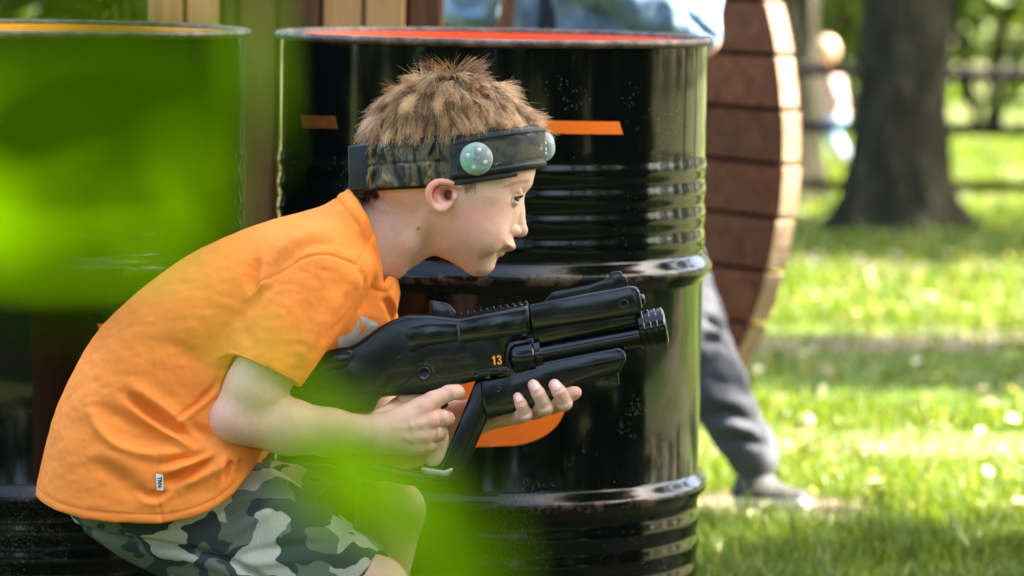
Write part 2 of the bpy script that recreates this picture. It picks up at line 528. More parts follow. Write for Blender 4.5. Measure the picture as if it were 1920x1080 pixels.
DR = 0.286
def drum_paint():
    m = M('glossy_black_paint'); c = m.coord()
    v = m.n('ShaderNodeTexVoronoi'); v.inputs['Scale'].default_value = 190; m.l(c, v.inputs['Vector'])
    sel = m.noise(c, 8, 4, 0.6)
    speck = m.math('MULTIPLY', m.math('LESS_THAN', v.outputs['Distance'], 0.12), m.math('GREATER_THAN', sel, 0.60))
    lo = m.n('ShaderNodeSeparateXYZ'); m.l(c, lo.inputs[0])
    low = m.n('ShaderNodeMapRange'); m.l(lo.outputs['Z'], low.inputs[0])
    low.inputs[1].default_value = 0.45; low.inputs[2].default_value = 0.0
    low.inputs[3].default_value = 0.0; low.inputs[4].default_value = 0.6
    scr = m.noise(m.coord((1, 1, 0.12)), 60, 5, 0.7)
    film = m.math('MULTIPLY', m.ramp(m.noise(c, 14, 5, 0.7), [(0.5, 0.0), (0.8, 1.0)]), m.math('ADD', m.math('MULTIPLY', low.outputs[0], 0.35), 0.03))
    v2 = m.n('ShaderNodeTexVoronoi'); v2.inputs['Scale'].default_value = 420; m.l(c, v2.inputs['Vector'])
    mud = m.math('MULTIPLY', m.math('LESS_THAN', v2.outputs['Distance'], 0.20), m.math('GREATER_THAN', m.math('MULTIPLY', m.noise(c, 11, 5, 0.65), m.math('ADD', m.math('MULTIPLY', low.outputs[0], 0.55), 0.62)), 0.43))
    d = m.math('MAXIMUM', speck, mud)
    col = m.mix(film, (0.002, 0.003, 0.0028), (0.06, 0.07, 0.06))
    col = m.mix(d, col, (0.16, 0.155, 0.125))
    cv = m.n('ShaderNodeCombineXYZ'); m.l(lo.outputs['X'], cv.inputs[0]); m.l(lo.outputs['Y'], cv.inputs[1])
    ln = m.n('ShaderNodeVectorMath', operation='LENGTH'); m.l(cv.outputs[0], ln.inputs[0])
    worn = m.math('MULTIPLY', m.math('GREATER_THAN', ln.outputs['Value'], DR + 0.0098), m.ramp(m.noise(c, 24, 6, 0.7), [(0.52, 0.0), (0.62, 0.9)]))
    sc2 = m.noise(m.coord((1, 1, 22), rot=(0.25, 0.3, 0)), 30, 4, 0.75)
    scratch = m.math('MULTIPLY', m.ramp(sc2, [(0.70, 0.0), (0.74, 0.5)]), m.math('GREATER_THAN', m.noise(c, 5, 3), 0.53))
    col = m.mix(m.math('MAXIMUM', worn, scratch), col, (0.10, 0.062, 0.04))
    m.set(Base_Color=col, Specular_IOR_Level=0.28)
    r = m.math('ADD', m.math('MULTIPLY', film, 0.5), m.math('ADD', 0.055, m.math('MULTIPLY', scr, 0.07)))
    m.set(Roughness=m.math('MAXIMUM', r, m.math('MULTIPLY', d, 0.8)), Coat_Weight=0.0, Coat_Roughness=0.05)
    m.bump(m.noise(c, 9, 2), 0.18, 0.004); return m.m
MAT_DRUM = drum_paint()
def paint(name, col, rough=0.35):
    m = M(name); c = m.coord()
    f = m.noise(c, 22, 5, 0.65); s = m.noise(m.coord((1, 1, 6)), 60, 3, 0.7)
    cc = m.mix(m.math('MULTIPLY', f, 0.25), col, tuple(x * 0.55 for x in col))
    cc = m.mix(m.math('MULTIPLY', m.math('GREATER_THAN', s, 0.70), 0.5), cc, (0.75, 0.55, 0.4))
    m.set(Base_Color=cc, Roughness=rough, Specular_IOR_Level=0.4); return m.m
MAT_ORANGE = paint('orange_paint', (0.86, 0.165, 0.012))
MAT_DRUM_RED = paint('orange_red_lining', (0.80, 0.10, 0.018), 0.4)
MAT_DRUM_YEL = paint('yellow_lining', (0.75, 0.36, 0.02), 0.4)
def rim_mat():
    m = M('worn_rim'); c = m.coord()
    f = m.noise(c, 40, 5, 0.7)
    m.set(Base_Color=m.ramp(f, [(0.35, (0.012, 0.010, 0.008)), (0.5, (0.09, 0.055, 0.035)), (0.7, (0.22, 0.15, 0.11))]), Roughness=0.5, Metallic=0.2)
    m.bump(f, 0.4, 0.001); return m.m
MAT_RIM = rim_mat()

# ------------------------------------------------------------------ ground
def ground_mat():
    m = M('lawn'); c = m.coord()
    f = m.noise(c, 1.4, 5, 0.6); g = m.noise(c, 40, 4, 0.7); h = m.noise(m.coord((0.35, 1.2, 1)), 1.1, 4, 0.6)
    grass = m.ramp(g, [(0.3, (0.030, 0.055, 0.010)), (0.7, (0.085, 0.135, 0.022))])
    soil = m.ramp(g, [(0.3, (0.065, 0.048, 0.032)), (0.7, (0.19, 0.15, 0.11))])
    m.set(Base_Color=m.mix(m.ramp(h, [(0.46, 0.0), (0.58, 1.0)]), grass, soil), Roughness=0.95, Specular_IOR_Level=0.1)
    m.bump(g, 0.8, 0.02); return m.m
gv, gf = [], []
gx = np.concatenate([[-120, -40, -15], np.linspace(-6, 8, 29), [20, 45, 120]])
gy = np.concatenate([[-80, -30, -8], np.linspace(2, 24, 45), [32, 50, 150]])
GX, GY = np.meshgrid(gx, gy, indexing='ij')
nf = vnoise(np.stack([GX.ravel() * 0.9, GY.ravel() * 0.9, 0 * GX.ravel()], 1), 3).reshape(GX.shape)
GZ = 0.012 * nf * ((GY > 6.2) & (GY < 22)) - 0.006
V = np.stack([GX, GY, GZ], -1).reshape(-1, 3)
ny = len(gy)
F = np.array([[i * ny + j, (i + 1) * ny + j, (i + 1) * ny + j + 1, i * ny + j + 1] for i in range(len(gx) - 1) for j in range(ny - 1)])
g_ob = make('ground', V, F, ground_mat()); tag(g_ob, 'grassy park ground with patches of bare brown soil', kind='structure')

# ------------------------------------------------------------------ grass
def blades(P, h, w, bend):
    n = len(P)
    a = rng.uniform(0, 2 * np.pi, n); dx, dy = np.cos(a), np.sin(a)
    b = rng.uniform(0, 2 * np.pi, n); bx, by = np.cos(b) * bend, np.sin(b) * bend
    side = np.stack([dx, dy, 0 * dx], 1) * (w / 2)[:, None]
    lean = np.stack([bx, by, 0 * bx], 1)
    up = np.array([0, 0, 1.0])
    p0 = P
    p1 = P + up * (h * 0.55)[:, None] + lean * (h * 0.25)[:, None]
    p2 = P + up * (h * (1 - 0.25 * bend))[:, None] + lean * (h * 0.9)[:, None]
    V = np.stack([p0 - side, p0 + side, p1 + side * 0.75, p1 - side * 0.75, p2 + side * 0.08, p2 - side * 0.08], 1).reshape(-1, 3)
    k = np.arange(n)[:, None] * 6
    F = np.concatenate([k + np.array([[0, 1, 2, 3]]), k + np.array([[3, 2, 4, 5]])], 0)
    return V, F
def soil_mask(x, y):
    q = vnoise(np.stack([x * 1.1, y * 2.6, 0 * x], 1), 5) + 0.5 * vnoise(np.stack([x * 3.2, y * 6, 0 * x + 4], 1), 6)
    return q
Vs, Fs, Cs, off = [], [], [], 0
def put(n, y0, y1, s0, s1, h0, h1, w0, w1, thr):
    global off
    y = np.sqrt(rng.uniform(y0 ** 2, y1 ** 2, n)); x = y * rng.uniform(s0, s1, n)
    q = soil_mask(x, y); keep = (q < thr) | (rng.random(n) < 0.15)
    for fx, fy, fr in ((0.475, 6.78, 0.22), (0.02, 6.93, 0.13), (-0.21, 4.64, 0.14), (-0.42, 4.5, 0.14)): keep &= ((x - fx) ** 2 + (y - fy) ** 2 > (fr * (0.7 + 0.5 * rng.random(n))) ** 2)
    x, y, q = x[keep], y[keep], q[keep]; n = len(x)
    h = rng.uniform(h0, h1, n) * (0.6 + 0.8 * rng.random(n) ** 2) * np.clip(1.1 - 0.35 * q, 0.5, 1.5); w = rng.uniform(w0, w1, n)
    V, F = blades(np.stack([x, y, np.full(n, -0.004)], 1), h, w, rng.uniform(0.1, 0.9, n))
    Vs.append(V); Fs.append(F + off); off += len(V)
    base = np.array([[0.055, 0.105, 0.008], [0.10, 0.155, 0.012], [0.15, 0.19, 0.022], [0.30, 0.28, 0.11]])
    c = base[rng.choice(4, n, p=[0.4, 0.36, 0.19, 0.05])] * rng.uniform(0.75, 1.25, (n, 1))
    Cs.append(np.repeat(c, 6, 0))
put(34000, 5.6, 6.5, 0.03, 0.175, 0.030, 0.060, 0.0022, 0.0042, 0.75)
put(22000, 6.5, 7.4, 0.03, 0.175, 0.018, 0.042, 0.0024, 0.0045, 0.35)
put(30000, 7.4, 10.5, 0.02, 0.18, 0.022, 0.05, 0.004, 0.007, -0.05)
put(30000, 10.5, 20, 0.02, 0.18, 0.03, 0.06, 0.008, 0.014, 0.02)
put(26000, 5.2, 20, -0.30, 0.03, 0.03, 0.06, 0.008, 0.014, 0.5)
put(12000, 5.2, 18, 0.175, 0.36, 0.03, 0.06, 0.008, 0.014, 0.5)
put(500, 5.9, 6.9, 0.045, 0.16, 0.10, 0.14, 0.0022, 0.0035, 9)      # taller stems at the front
gr = make('grass', np.concatenate(Vs), np.concatenate(Fs), MAT_GRASS, smooth=False, attrs={'tint': np.concatenate(Cs)})
tag(gr, 'short tufty green grass covering the park ground', 'grass', kind='stuff')

LITTER = True
# ------------------------------------------------------------------ foliage clouds and trees
def leaves(P, N, size, aspect=0.6):
    """one pointed leaf per point: four-cornered, slightly folded"""
    n = len(P)
    a = rng.normal(size=(n, 3)); a /= np.linalg.norm(a, axis=1, keepdims=True)
    nn = N + 0.9 * rng.normal(size=(n, 3)); nn /= np.linalg.norm(nn, axis=1, keepdims=True)
    u = np.cross(nn, a); u /= np.linalg.norm(u, axis=1, keepdims=True); v = np.cross(nn, u)
    s = (size * rng.uniform(0.6, 1.3, n))[:, None]
    V = np.stack([P - u * s * 0.5, P + v * s * aspect * 0.5 + nn * s * 0.06, P + u * s * 0.5, P - v * s * aspect * 0.5 + nn * s * 0.06], 1).reshape(-1, 3)
    return V, np.arange(4 * n).reshape(n, 4)
def cloud(c, r, n, size, tints, clumps=40, spread=0.28):
    c, r = np.array(c, float), np.array(r, float)
    d = rng.normal(size=(clumps, 3)); d /= np.linalg.norm(d, axis=1, keepdims=True)
    q = d * rng.uniform(0.25, 0.95, (clumps, 1))
    k = rng.integers(0, clumps, n)
    off_ = rng.normal(size=(n, 3)) * spread
    p = q[k] + off_
    l = np.linalg.norm(p, axis=1, keepdims=True); p = np.where(l > 1.08, p / l * rng.uniform(0.85, 1.08, (n, 1)), p)
    nn = off_ / (np.linalg.norm(off_, axis=1, keepdims=True) + 1e-6) + np.array([0, 0, 0.6])
    V, F = leaves(c + p * r, nn, size)
    ck = rng.choice(len(tints), clumps)
    col = np.array(tints)[ck[k]] * rng.uniform(0.7, 1.3, (n, 1))
    return V, F, np.repeat(col, 4, 0)
ly = np.sqrt(rng.uniform(6.6 ** 2, 14 ** 2, 520)); lx = ly * rng.uniform(-0.02, 0.2, 520)
V, F = leaves(np.stack([lx, ly, rng.uniform(0.008, 0.035, 520)], 1), np.tile([0, 0, 2.5], (520, 1)), 0.034, 0.7)
lt = make('fallen_leaves', V, F, MAT_GRASS, smooth=False, attrs={'tint': np.repeat(np.array([[0.42, 0.35, 0.20], [0.55, 0.50, 0.36], [0.26, 0.19, 0.10]])[rng.integers(0, 3, 520)], 4, 0)})
tag(lt, 'pale dry leaves scattered over the lawn', 'leaf litter', kind='stuff')
T_MID = [(0.050, 0.095, 0.012), (0.075, 0.125, 0.014), (0.11, 0.15, 0.02)]
T_LITE = [(0.095, 0.15, 0.018), (0.13, 0.18, 0.025), (0.075, 0.13, 0.014)]
T_DARK = [(0.025, 0.05, 0.010), (0.04, 0.07, 0.012), (0.055, 0.09, 0.014)]
def trunk_geo(x, y, r, h, lean=(0, 0), flare=1.9, n=72, rings=80, seed=0, limbs=()):
    V, F = [], []
    for i in range(rings):
        t = i / (rings - 1); z = h * t ** 1.25 - 0.05
        rr = r * (1 + (flare - 1) * math.exp(-z / (r * 0.9))) * (1 - 0.35 * t)
        for k in range(n):
            a = 2 * math.pi * k / n
            lobes = 1 + 0.22 * math.exp(-z / (r * 1.1)) * math.sin(5 * a + seed) + 0.05 * math.sin(3 * a + seed + z * 1.5)
            V.append((x + lean[0] * z + rr * lobes * math.cos(a), y + lean[1] * z + rr * lobes * math.sin(a), z))
    for i in range(rings - 1):
        for k in range(n):
            a, b = i * n + k, i * n + (k + 1) % n
            F.append((a, b, b + n, a + n))
    V = np.array(V)
    nz = vnoise(V * np.array([14, 14, 4]) / max(r * 4, 0.4), 11 + seed)
    ctr = np.stack([x + lean[0] * V[:, 2], y + lean[1] * V[:, 2], V[:, 2]], 1)
    nz2 = vnoise(V * np.array([40, 40, 9]), 17 + seed)
    V = ctr + (V - ctr) * (1 + 0.08 * nz[:, None] + 0.05 * nz2[:, None])
    mb = MB(); mb.add(V, F)
    top = np.array([x + lean[0] * h, y + lean[1] * h, h - 0.05])
    for d, l in limbs:
        d = np.array(d, float); s = top - np.array([0, 0, h * 0.18])
        pts = spline([s, s + d * l * 0.45 + np.array([0, 0, l * 0.12]), s + d * l], 6)
        mb.add(*tube(pts, np.linspace(r * 0.45, r * 0.1, len(pts)), 8))
    return mb.get()
def tree(x, y, r, h, crown_c, crown_r, n, size, tints, label, seed=0, lean=(0, 0), group='park trees', flare=1.9):
    t = thing('broadleaf_tree', (x, y, 0), label, 'tree', group)
    c = np.array(crown_c, float); d0 = np.array([x + lean[0] * h, y + lean[1] * h, h])
    dirs = []
    for k in range(5):
        a = 2 * math.pi * k / 5 + seed
        tgt = c + np.array(crown_r) * 0.6 * np.array([math.cos(a), math.sin(a), 0.1])
        v = tgt - d0; l = np.linalg.norm(v); dirs.append((v / l, l))
    V, F = trunk_geo(x, y, r, h, lean, flare=flare, seed=seed, limbs=dirs)
    make('trunk', V, F, MAT_BARK, t)
    V, F, C = cloud(crown_c, crown_r, n, size, tints, 70, 0.2)
    make('crown', V, F, MAT_LEAF, t, smooth=False, attrs={'tint': C})
    return t
bigx = at_y(1686, 200, 13.3)[0]
tree(bigx, 13.3, 0.163, 4.2, (bigx + 0.6, 13.6, 5.6), (2.6, 2.4, 1.5), 5200, 0.20, T_MID, 'thick rough-barked tree trunk standing in front of the dark rail fence', 1, (0.004, 0.0), flare=1.5)
tx = at_y(1474, 200, 14.6)[0]
tree(tx, 14.6, 0.125, 4.0, (tx - 1.2, 14.8, 5.4), (2.2, 2.0, 1.3), 3600, 0.20, T_MID, 'slimmer dark tree trunk half hidden behind the round barricade', 2, (0.002, 0), flare=1.3)
# trees outside the frame on the sunny side, whose crowns shade the players and dapple the lawn
tree(5.2, 5.0, 0.16, 4.8, (4.85, 4.55, 6.0), (3.4, 2.6, 1.3), 17500, 0.17, T_MID, 'tall shade tree on the sunny side of the drums', 3)
tree(6.6, 9.6, 0.15, 4.8, (5.9, 9.5, 6.0), (3.2, 0.75, 1.2), 3600, 0.17, T_MID, 'spreading tree at the edge of the lawn with a long crown', 4)
tree(7.4, 13.8, 0.17, 4.8, (6.2, 13.25, 6.0), (3.3, 1.15, 1.2), 5200, 0.17, T_LITE, 'spreading tree farther along the edge of the lawn', 5)

BT = 'bushes behind the rail fence'
bushes = [  # px, depth, half width, height, tints, label
    (1850, 21.0, 1.5, 2.7, T_LITE, 'bright green bush behind the fence at the far right edge'),
    (1560, 22.0, 1.2, 2.8, T_LITE, 'yellow-green bush glimpsed between the two tree trunks'),
    (1700, 25.0, 1.8, 3.6, T_MID, 'tall mid-green bush rising behind the thick tree trunk'),
    (1420, 24.0, 1.4, 3.0, T_MID, 'mid-green bush hidden mostly by the round barricade'),
    (2060, 24.5, 1.7, 3.4, T_MID, 'tall mid-green bush just outside the right edge'),
    (60, 15.0, 0.9, 2.2, T_MID, 'leafy bush above the left drum at the upper left corner'),
    (-160, 17.0, 1.4, 2.6, T_DARK, 'dark green bush beyond the upper left corner'),
    (330, 18.5, 1.5, 2.8, T_MID, 'mid-green bush rising behind the plank wall'),
]
for i, (px, d, w, h, tints, lab) in enumerate(bushes):
    x = at_y(px, 200, d)[0]
    V, F, C = cloud((x, d, h * 0.5), (w, w * 0.7, h * 0.56), 5200, 0.11, tints, 90, 0.16)
    V[:, 2] = np.maximum(V[:, 2], 0.0)
    t = thing('leafy_bush', (x, d, 0), lab, 'bush', BT)
    make('foliage', V, F, MAT_LEAF, t, smooth=False, attrs={'tint': C})
    st = MB()
    for k in range(5):
        a = 2 * math.pi * k / 5
        st.add(*tube(spline([(x + 0.05 * math.cos(a), d + 0.05 * math.sin(a), -0.02), (x + w * 0.25 * math.cos(a), d + w * 0.2 * math.sin(a), h * 0.4), (x + w * 0.45 * math.cos(a), d + w * 0.3 * math.sin(a), h * 0.75)], 4), np.linspace(0.03, 0.008, 9), 6))
    make('stem', *st.get(), MAT_BARK, t)
# wood all round the lawn
Vl, Fl, Cl, o_ = [], [], [], 0
for k in range(64):
    a = 2 * math.pi * k / 64 + rng.uniform(-0.03, 0.03)
    R = rng.uniform(27, 36); h = rng.uniform(5.5, 9.5)
    V, F, C = cloud((R * math.cos(a), 6 + R * math.sin(a), h * 0.46), (2.3, 2.3, h * 0.54), 900, 0.5, [T_DARK, T_MID, T_MID][k % 3], 30, 0.2)
    V[:, 2] = np.maximum(V[:, 2], 0)
    Vl.append(V); Fl.append(F + o_); Cl.append(C); o_ += len(V)
wd = make('woodland', np.concatenate(Vl), np.concatenate(Fl), MAT_LEAF, smooth=False, attrs={'tint': np.concatenate(Cl)})
tag(wd, 'green wood surrounding the park lawn', 'woodland', kind='stuff')

# unseen shrubs and trees added so that the drums mirror dark green
for k, (x_, y_, w, h, lab) in enumerate([(-7.5, -1.5, 2.0, 3.6, 'added dark shrub well to the left of the camera'), (-5.2, -4.6, 2.1, 3.8, 'added dark shrub behind the camera on the left'), (-2.0, -6.2, 2.1, 4.0, 'added dark shrub behind the camera near the middle'),
                                         (1.6, -6.4, 2.1, 3.7, 'added dark shrub behind the camera just right of the middle'), (4.4, -4.2, 2.1, 3.9, 'added dark shrub behind the camera on the right'), (6.4, -1.0, 2.0, 3.4, 'added dark shrub well to the right of the camera'), (5.6, 2.2, 1.5, 2.6, 'added dark shrub on the sunny side below the shade tree'), (3.7, 0.2, 1.2, 2.3, 'added low dark shrub nearest to the camera on the right'), (4.2, 3.0, 1.0, 1.9, 'added low dark shrub to the right of the drums in front of the shade tree'), (3.4, 4.5, 1.0, 1.8, 'added low dark shrub beside the drums between them and the shade tree'), (-6.6, 2.4, 1.6, 3.0, 'added dark shrub on the far left side of the drums')]):
    V, F, C = cloud((x_, y_, h * 0.48), (w, w * 0.8, h * 0.55), 4200, 0.19, T_DARK, 80, 0.18)
    V[:, 2] = np.maximum(V[:, 2], 0.0)
    t = thing('leafy_bush', (x_, y_, 0), lab, 'bush', 'shrubbery added on the camera side')
    make('foliage', V, F, MAT_LEAF, t, smooth=False, attrs={'tint': C})
tree(6.9, -2.0, 0.17, 4.8, (6.6, -2.3, 6.0), (3.3, 2.8, 1.3), 9500, 0.19, T_MID, 'unseen tree added to shade the lawn right of the camera', 8)  # added out of view to shade the lawn that the drums mirror
tree(9.9, -0.8, 0.17, 4.8, (9.7, -0.9, 6.0), (3.0, 3.0, 1.3), 8500, 0.19, T_MID, 'unseen tree added to shade the lawn far right of the camera', 9)
tree(-3.4, -5.4, 0.17, 4.6, (-3.0, -4.6, 5.9), (3.2, 2.2, 2.5), 9500, 0.22, T_DARK, 'tall dark unseen tree added behind the camera on the left', 6)  # added out of view to block low sky behind the camera
tree(3.6, -5.6, 0.17, 4.6, (3.0, -4.9, 5.9), (3.2, 2.0, 2.5), 9500, 0.22, T_DARK, 'tall dark unseen tree added behind the camera on the right', 7)

# ------------------------------------------------------------------ rail fence
fd = 14.1
fx0, fx1 = at_y(900, 240, fd)[0], at_y(2300, 240, fd)[0]
fence = thing('rail_fence', ((fx0 + fx1) / 2, fd, 0), 'low dark wooden rail fence running behind the thick tree trunk', 'fence')
for k, py in enumerate((136, 241, 349)):
    z = at_y(1850, py, fd)[2]
    pts = [(fx0 + (fx1 - fx0) * t, fd, z + 0.006 * math.sin(7 * t + k) + (0.5 - t) * 0.02) for t in np.linspace(0, 1, 14)]
    make('rail', *tube(pts, 0.020 if k != 0 else 0.024, 8), MAT_FENCE, fence)
for px in (1160, 1655, 2130):
    x = at_y(px, 240, fd)[0]
    make('post', *tube([(x, fd + 0.055, -0.1), (x, fd + 0.055, 0.62), (x, fd + 0.055, 0.64)], [0.04, 0.038, 0.025], 10), MAT_FENCE, fence)

# ------------------------------------------------------------------ plank wall behind the drums
wy = 6.0
def wx(px): return at_y(px, 30, wy)[0]
wall = thing('plank_wall', ((wx(280) + wx(830)) / 2, wy, 0), 'upright honey-brown plank wall standing behind the two drums', 'wall')
edges_px = [272, 345, 413, 446, 520, 602, 682, 762, 832]
kinds = [0, 0, 1, 0, 0, 0, 0, 1]
kinds = [0, 0, 1, 1, 1, 0, 0, 1]
for i in range(8):
    a, b = wx(edges_px[i]) + 0.003, wx(edges_px[i + 1]) - 0.003
    dy = [0, 0.004, 0.03, 0.012, 0.0, 0.006, 0, 0.02][i]
    V, F = prism([(a, -0.02), (b, -0.02), (b, 1.42 + 0.01 * (i % 3)), (a, 1.42 + 0.01 * (i % 3))], wy + dy, wy + dy + 0.026, 0.003, 1)
    make('plank', V, F, MAT_BOARD_DK if kinds[i] else MAT_BOARD, wall, origin=((a + b) / 2, wy, 0.7), smooth=False)
V, F = box((wx(274), wy + 0.057, 0.0), (wx(830), wy + 0.0665, 1.38)); make('backing_board', V, F, MAT_BOARD_DK, wall, smooth=False)
for z in (0.25, 1.15):
    V, F = box((wx(272), wy + 0.068, z), (wx(832), wy + 0.10, z + 0.09)); make('batten', V, F, MAT_BOARD_DK, wall, smooth=False)

# ------------------------------------------------------------------ round plank barricade
SC, SR, ST = np.array([0.17, 7.5, 0.62]), 0.62, 0.044
ct = 0.54; sn = math.sqrt(1 - ct * ct)
sn_n = np.array([-sn, -ct, 0.0]); sn_t = np.array([ct, -sn, 0.0])     # disc normal, disc horizontal direction
spool = thing('round_barricade', (SC[0], SC[1], 0), 'big round disc of brown horizontal planks standing on edge with a pale rim', 'barricade')
pw = 0.099
def flange(off):
    z = SC[2] + SR - 0.045
    zs = [SC[2] + SR]
    while z > SC[2] - SR + 0.02:
        zs.append(z); z -= pw
    zs.append(SC[2] - SR)
    for k in range(len(zs) - 1):
        zt, zb = zs[k] - SC[2] - 0.0038, zs[k + 1] - SC[2] + 0.0038
        zt, zb = min(zt, SR - 1e-3), max(zb, -SR + 1e-3)
        arc = [(math.sqrt(max(SR * SR - q * q, 1e-6)), q) for q in np.linspace(zb, zt, 7)]
        pts = arc + [(-x, q) for x, q in arc[::-1]]
        jj = rng.uniform(-0.002, 0.002)
        V, F = prism(pts, -ST / 2 + jj, ST / 2 + jj, 0.0025, 1)
        Vw = SC + np.outer(V[:, 0], sn_t) + np.outer(V[:, 1] + off, -sn_n) + np.outer(V[:, 2], [0, 0, 1])
        sl = []
        for f in F:
            p = V[f]; nrm = np.cross(p[1] - p[0], p[2] - p[0]); nrm /= np.linalg.norm(nrm) + 1e-12
            rad = p.mean(0)[[0, 2]]; rr = np.linalg.norm(rad)
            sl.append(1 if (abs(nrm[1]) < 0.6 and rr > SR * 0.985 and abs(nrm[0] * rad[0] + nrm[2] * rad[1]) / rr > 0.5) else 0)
        make('plank', Vw, F, [MAT_STAIN, MAT_EDGE], spool, origin=SC + np.array([0, 0, (zt + zb) / 2]), smooth=False, slots=sl)
flange(0.0)
V, F = lathe(SC - sn_n * (ST / 2 + 0.003), -sn_n, [(0, 0.001), (0, SR - 0.05), (0.008, SR - 0.05), (0.008, 0.001)], 64, cap=False)
make('backing', V, F, MAT_FENCE, spool, smooth=False)
for u0 in (-0.30, 0.22):
    h_ = math.sqrt(SR * SR - 0.30 ** 2) - 0.05
    V, F = prism([(u0, -h_), (u0 + 0.09, -h_), (u0 + 0.09, h_), (u0, h_)], ST / 2 + 0.013, ST / 2 + 0.05, 0.003, 1)
    make('batten', SC + np.outer(V[:, 0], sn_t) + np.outer(V[:, 1], -sn_n) + np.outer(V[:, 2], [0, 0, 1]), F, MAT_STAIN, spool, smooth=False)
p0 = SC - sn_n * 0.07 - sn_t * 0.25 + np.array([0, 0, 0.15]); p1 = p0 - sn_n * 0.38; p1[2] = -0.02
make('stay', *tube([p0, (p0 + p1) / 2, p1], 0.03, 8), MAT_STAIN, spool)

# ------------------------------------------------------------------ steel drums
DR, DH = 0.286, 0.88
def drum_profile():
    P = [(0.0, DR + 0.004), (0.012, DR + 0.006), (0.02, DR)]
    def hoop(zc, amp, w):
        return [(zc + w * t, DR + amp * (math.cos(math.pi * t / 1.0) * 0.5 + 0.5) ** 0.8) for t in np.linspace(-1, 1, 13)]
    zc = 0.0
    for zc in (0.095, 0.130, 0.165, 0.200, 0.235): P += hoop(zc, 0.0024, 0.0172)
    P += hoop(0.281, 0.0125, 0.021)
    P += hoop(0.574, 0.0125, 0.021)
    for zc in (0.612, 0.644, 0.676, 0.708): P += hoop(zc, 0.0022, 0.0158)
    P += [(0.74, DR), (0.80, DR), (0.855, DR), (0.872, DR - 0.001)]
    return P
def drum(px, py, depth_y, label, lining):
    c = at_y(px, py, depth_y)
    b = np.array([c[0], c[1], 0.0])
    t = thing('steel_drum', b, label, 'drum', 'black steel drums used as cover')
    make('drum_shell', *lathe(b, (0, 0, 1), drum_profile(), 128, cap=False), MAT_DRUM, t)
    ring = []
    rm, rr = DR + 0.0015, 0.0055
    for a in np.linspace(-math.pi, math.pi, 13)[:-1]: ring.append((0.874 + rr * math.sin(a), rm + rr * math.cos(a)))
    ring.append(ring[0])
    make('rolled_rim', *lathe(b, (0, 0, 1), ring, 128, cap=False), MAT_RIM, t)
    li = [(0.873, DR - 0.0045), (0.865, DR - 0.006), (0.852, DR - 0.007), (0.850, DR - 0.012)]
    make('chime_lining', *lathe(b, (0, 0, 1), li, 128, cap=False), lining, t)
    lid = [(0.850, DR - 0.012), (0.8505, DR - 0.03), (0.853, DR - 0.04), (0.853, 0.12), (0.853, 0.001)]
    make('lid', *lathe(b, (0, 0, 1), lid, 96, cap=False), lining, t)
    bung = [(0.853, 0.034), (0.862, 0.034), (0.865, 0.030), (0.865, 0.001)]
    make('bung_cap', *lathe(b + np.array([0.06, 0.18, 0]), (0, 0, 1), bung, 24, cap=False), MAT_RIM, t)
    return t, b
def decal(t, b, pts_px, name='painted_mark', mat=None, step=0.006):
    """flat paint lying on the drum's curved front"""
    P = []
    for px, py in pts_px:
        v = FV + (px - 960) / FPX * RV - (py - 540) / FPX * UV
        o = CAM - b; A = v[0] ** 2 + v[1] ** 2; B = o[0] * v[0] + o[1] * v[1]; C = o[0] ** 2 + o[1] ** 2 - (DR + 0.0012) ** 2
        s = (-B - math.sqrt(max(B * B - A * C, 0))) / A
        p = CAM + s * v; P.append((math.atan2(p[0] - b[0], -(p[1] - b[1])) * DR, p[2]))
    P = np.array(P)
    lo, hi = P.min(0), P.max(0); V, F = [], []
    nx = max(2, int((hi[0] - lo[0]) / step))
    xs = np.linspace(lo[0], hi[0], nx + 1)
    def span(x):
        z = []
        for (ax, az), (bx, bz) in zip(P, np.roll(P, -1, 0)):
            if (ax - x) * (bx - x) <= 0 and ax != bx: z.append(az + (bz - az) * (x - ax) / (bx - ax))
        return (min(z), max(z)) if z else (lo[1], lo[1])
    eps = (hi[0] - lo[0]) * 1e-4
    for i, x in enumerate(xs):
        z0, z1 = span(min(max(x, lo[0] + eps), hi[0] - eps))
        for q in range(7):
            z = z0 + (z1 - z0) * q / 6
            V.append((b[0] + (DR + 0.0012) * math.sin(x / DR), b[1] - (DR + 0.0012) * math.cos(x / DR), z))
    for i in range(nx):
        for q in range(6):
            a = i * 7 + q; F.append((a, a + 7, a + 8, a + 1))
    return make(name, V, F, mat or MAT_ORANGE, t)
DY = 5.148
d1, b1 = drum(926, 62, DY, 'black steel drum with orange-red lid, the one right behind the crouching boy', MAT_DRUM_RED)
d2_, b2 = drum(60, 47, DY, 'black steel drum with yellow lid at the left edge behind the leaves', MAT_DRUM_YEL)
decal(d1, b1, [(960, 224), (1168, 228), (1168, 252), (960, 248)], 'orange_stripe')
decal(d1, b1, [(563, 216), (634, 217.5), (634, 241.5), (563, 240)], 'shaded_stripe', paint('shaded_orange_paint', (0.13, 0.04, 0.008)))  # left end of the stripe, with shade put into its brown colour
arc = [(1068, 705), (1068, 762)] + [(890 + 60 + 112 * math.cos(a), 752 + 84 * math.sin(a)) for a in np.linspace(0.15, math.pi / 2, 12)] + [(640, 836), (640, 705)]
decal(d1, b1, arc, 'orange_emblem')
decal(d2_, b2, [(183, 606), (235, 607), (235, 640), (183, 640)], 'orange_mark')
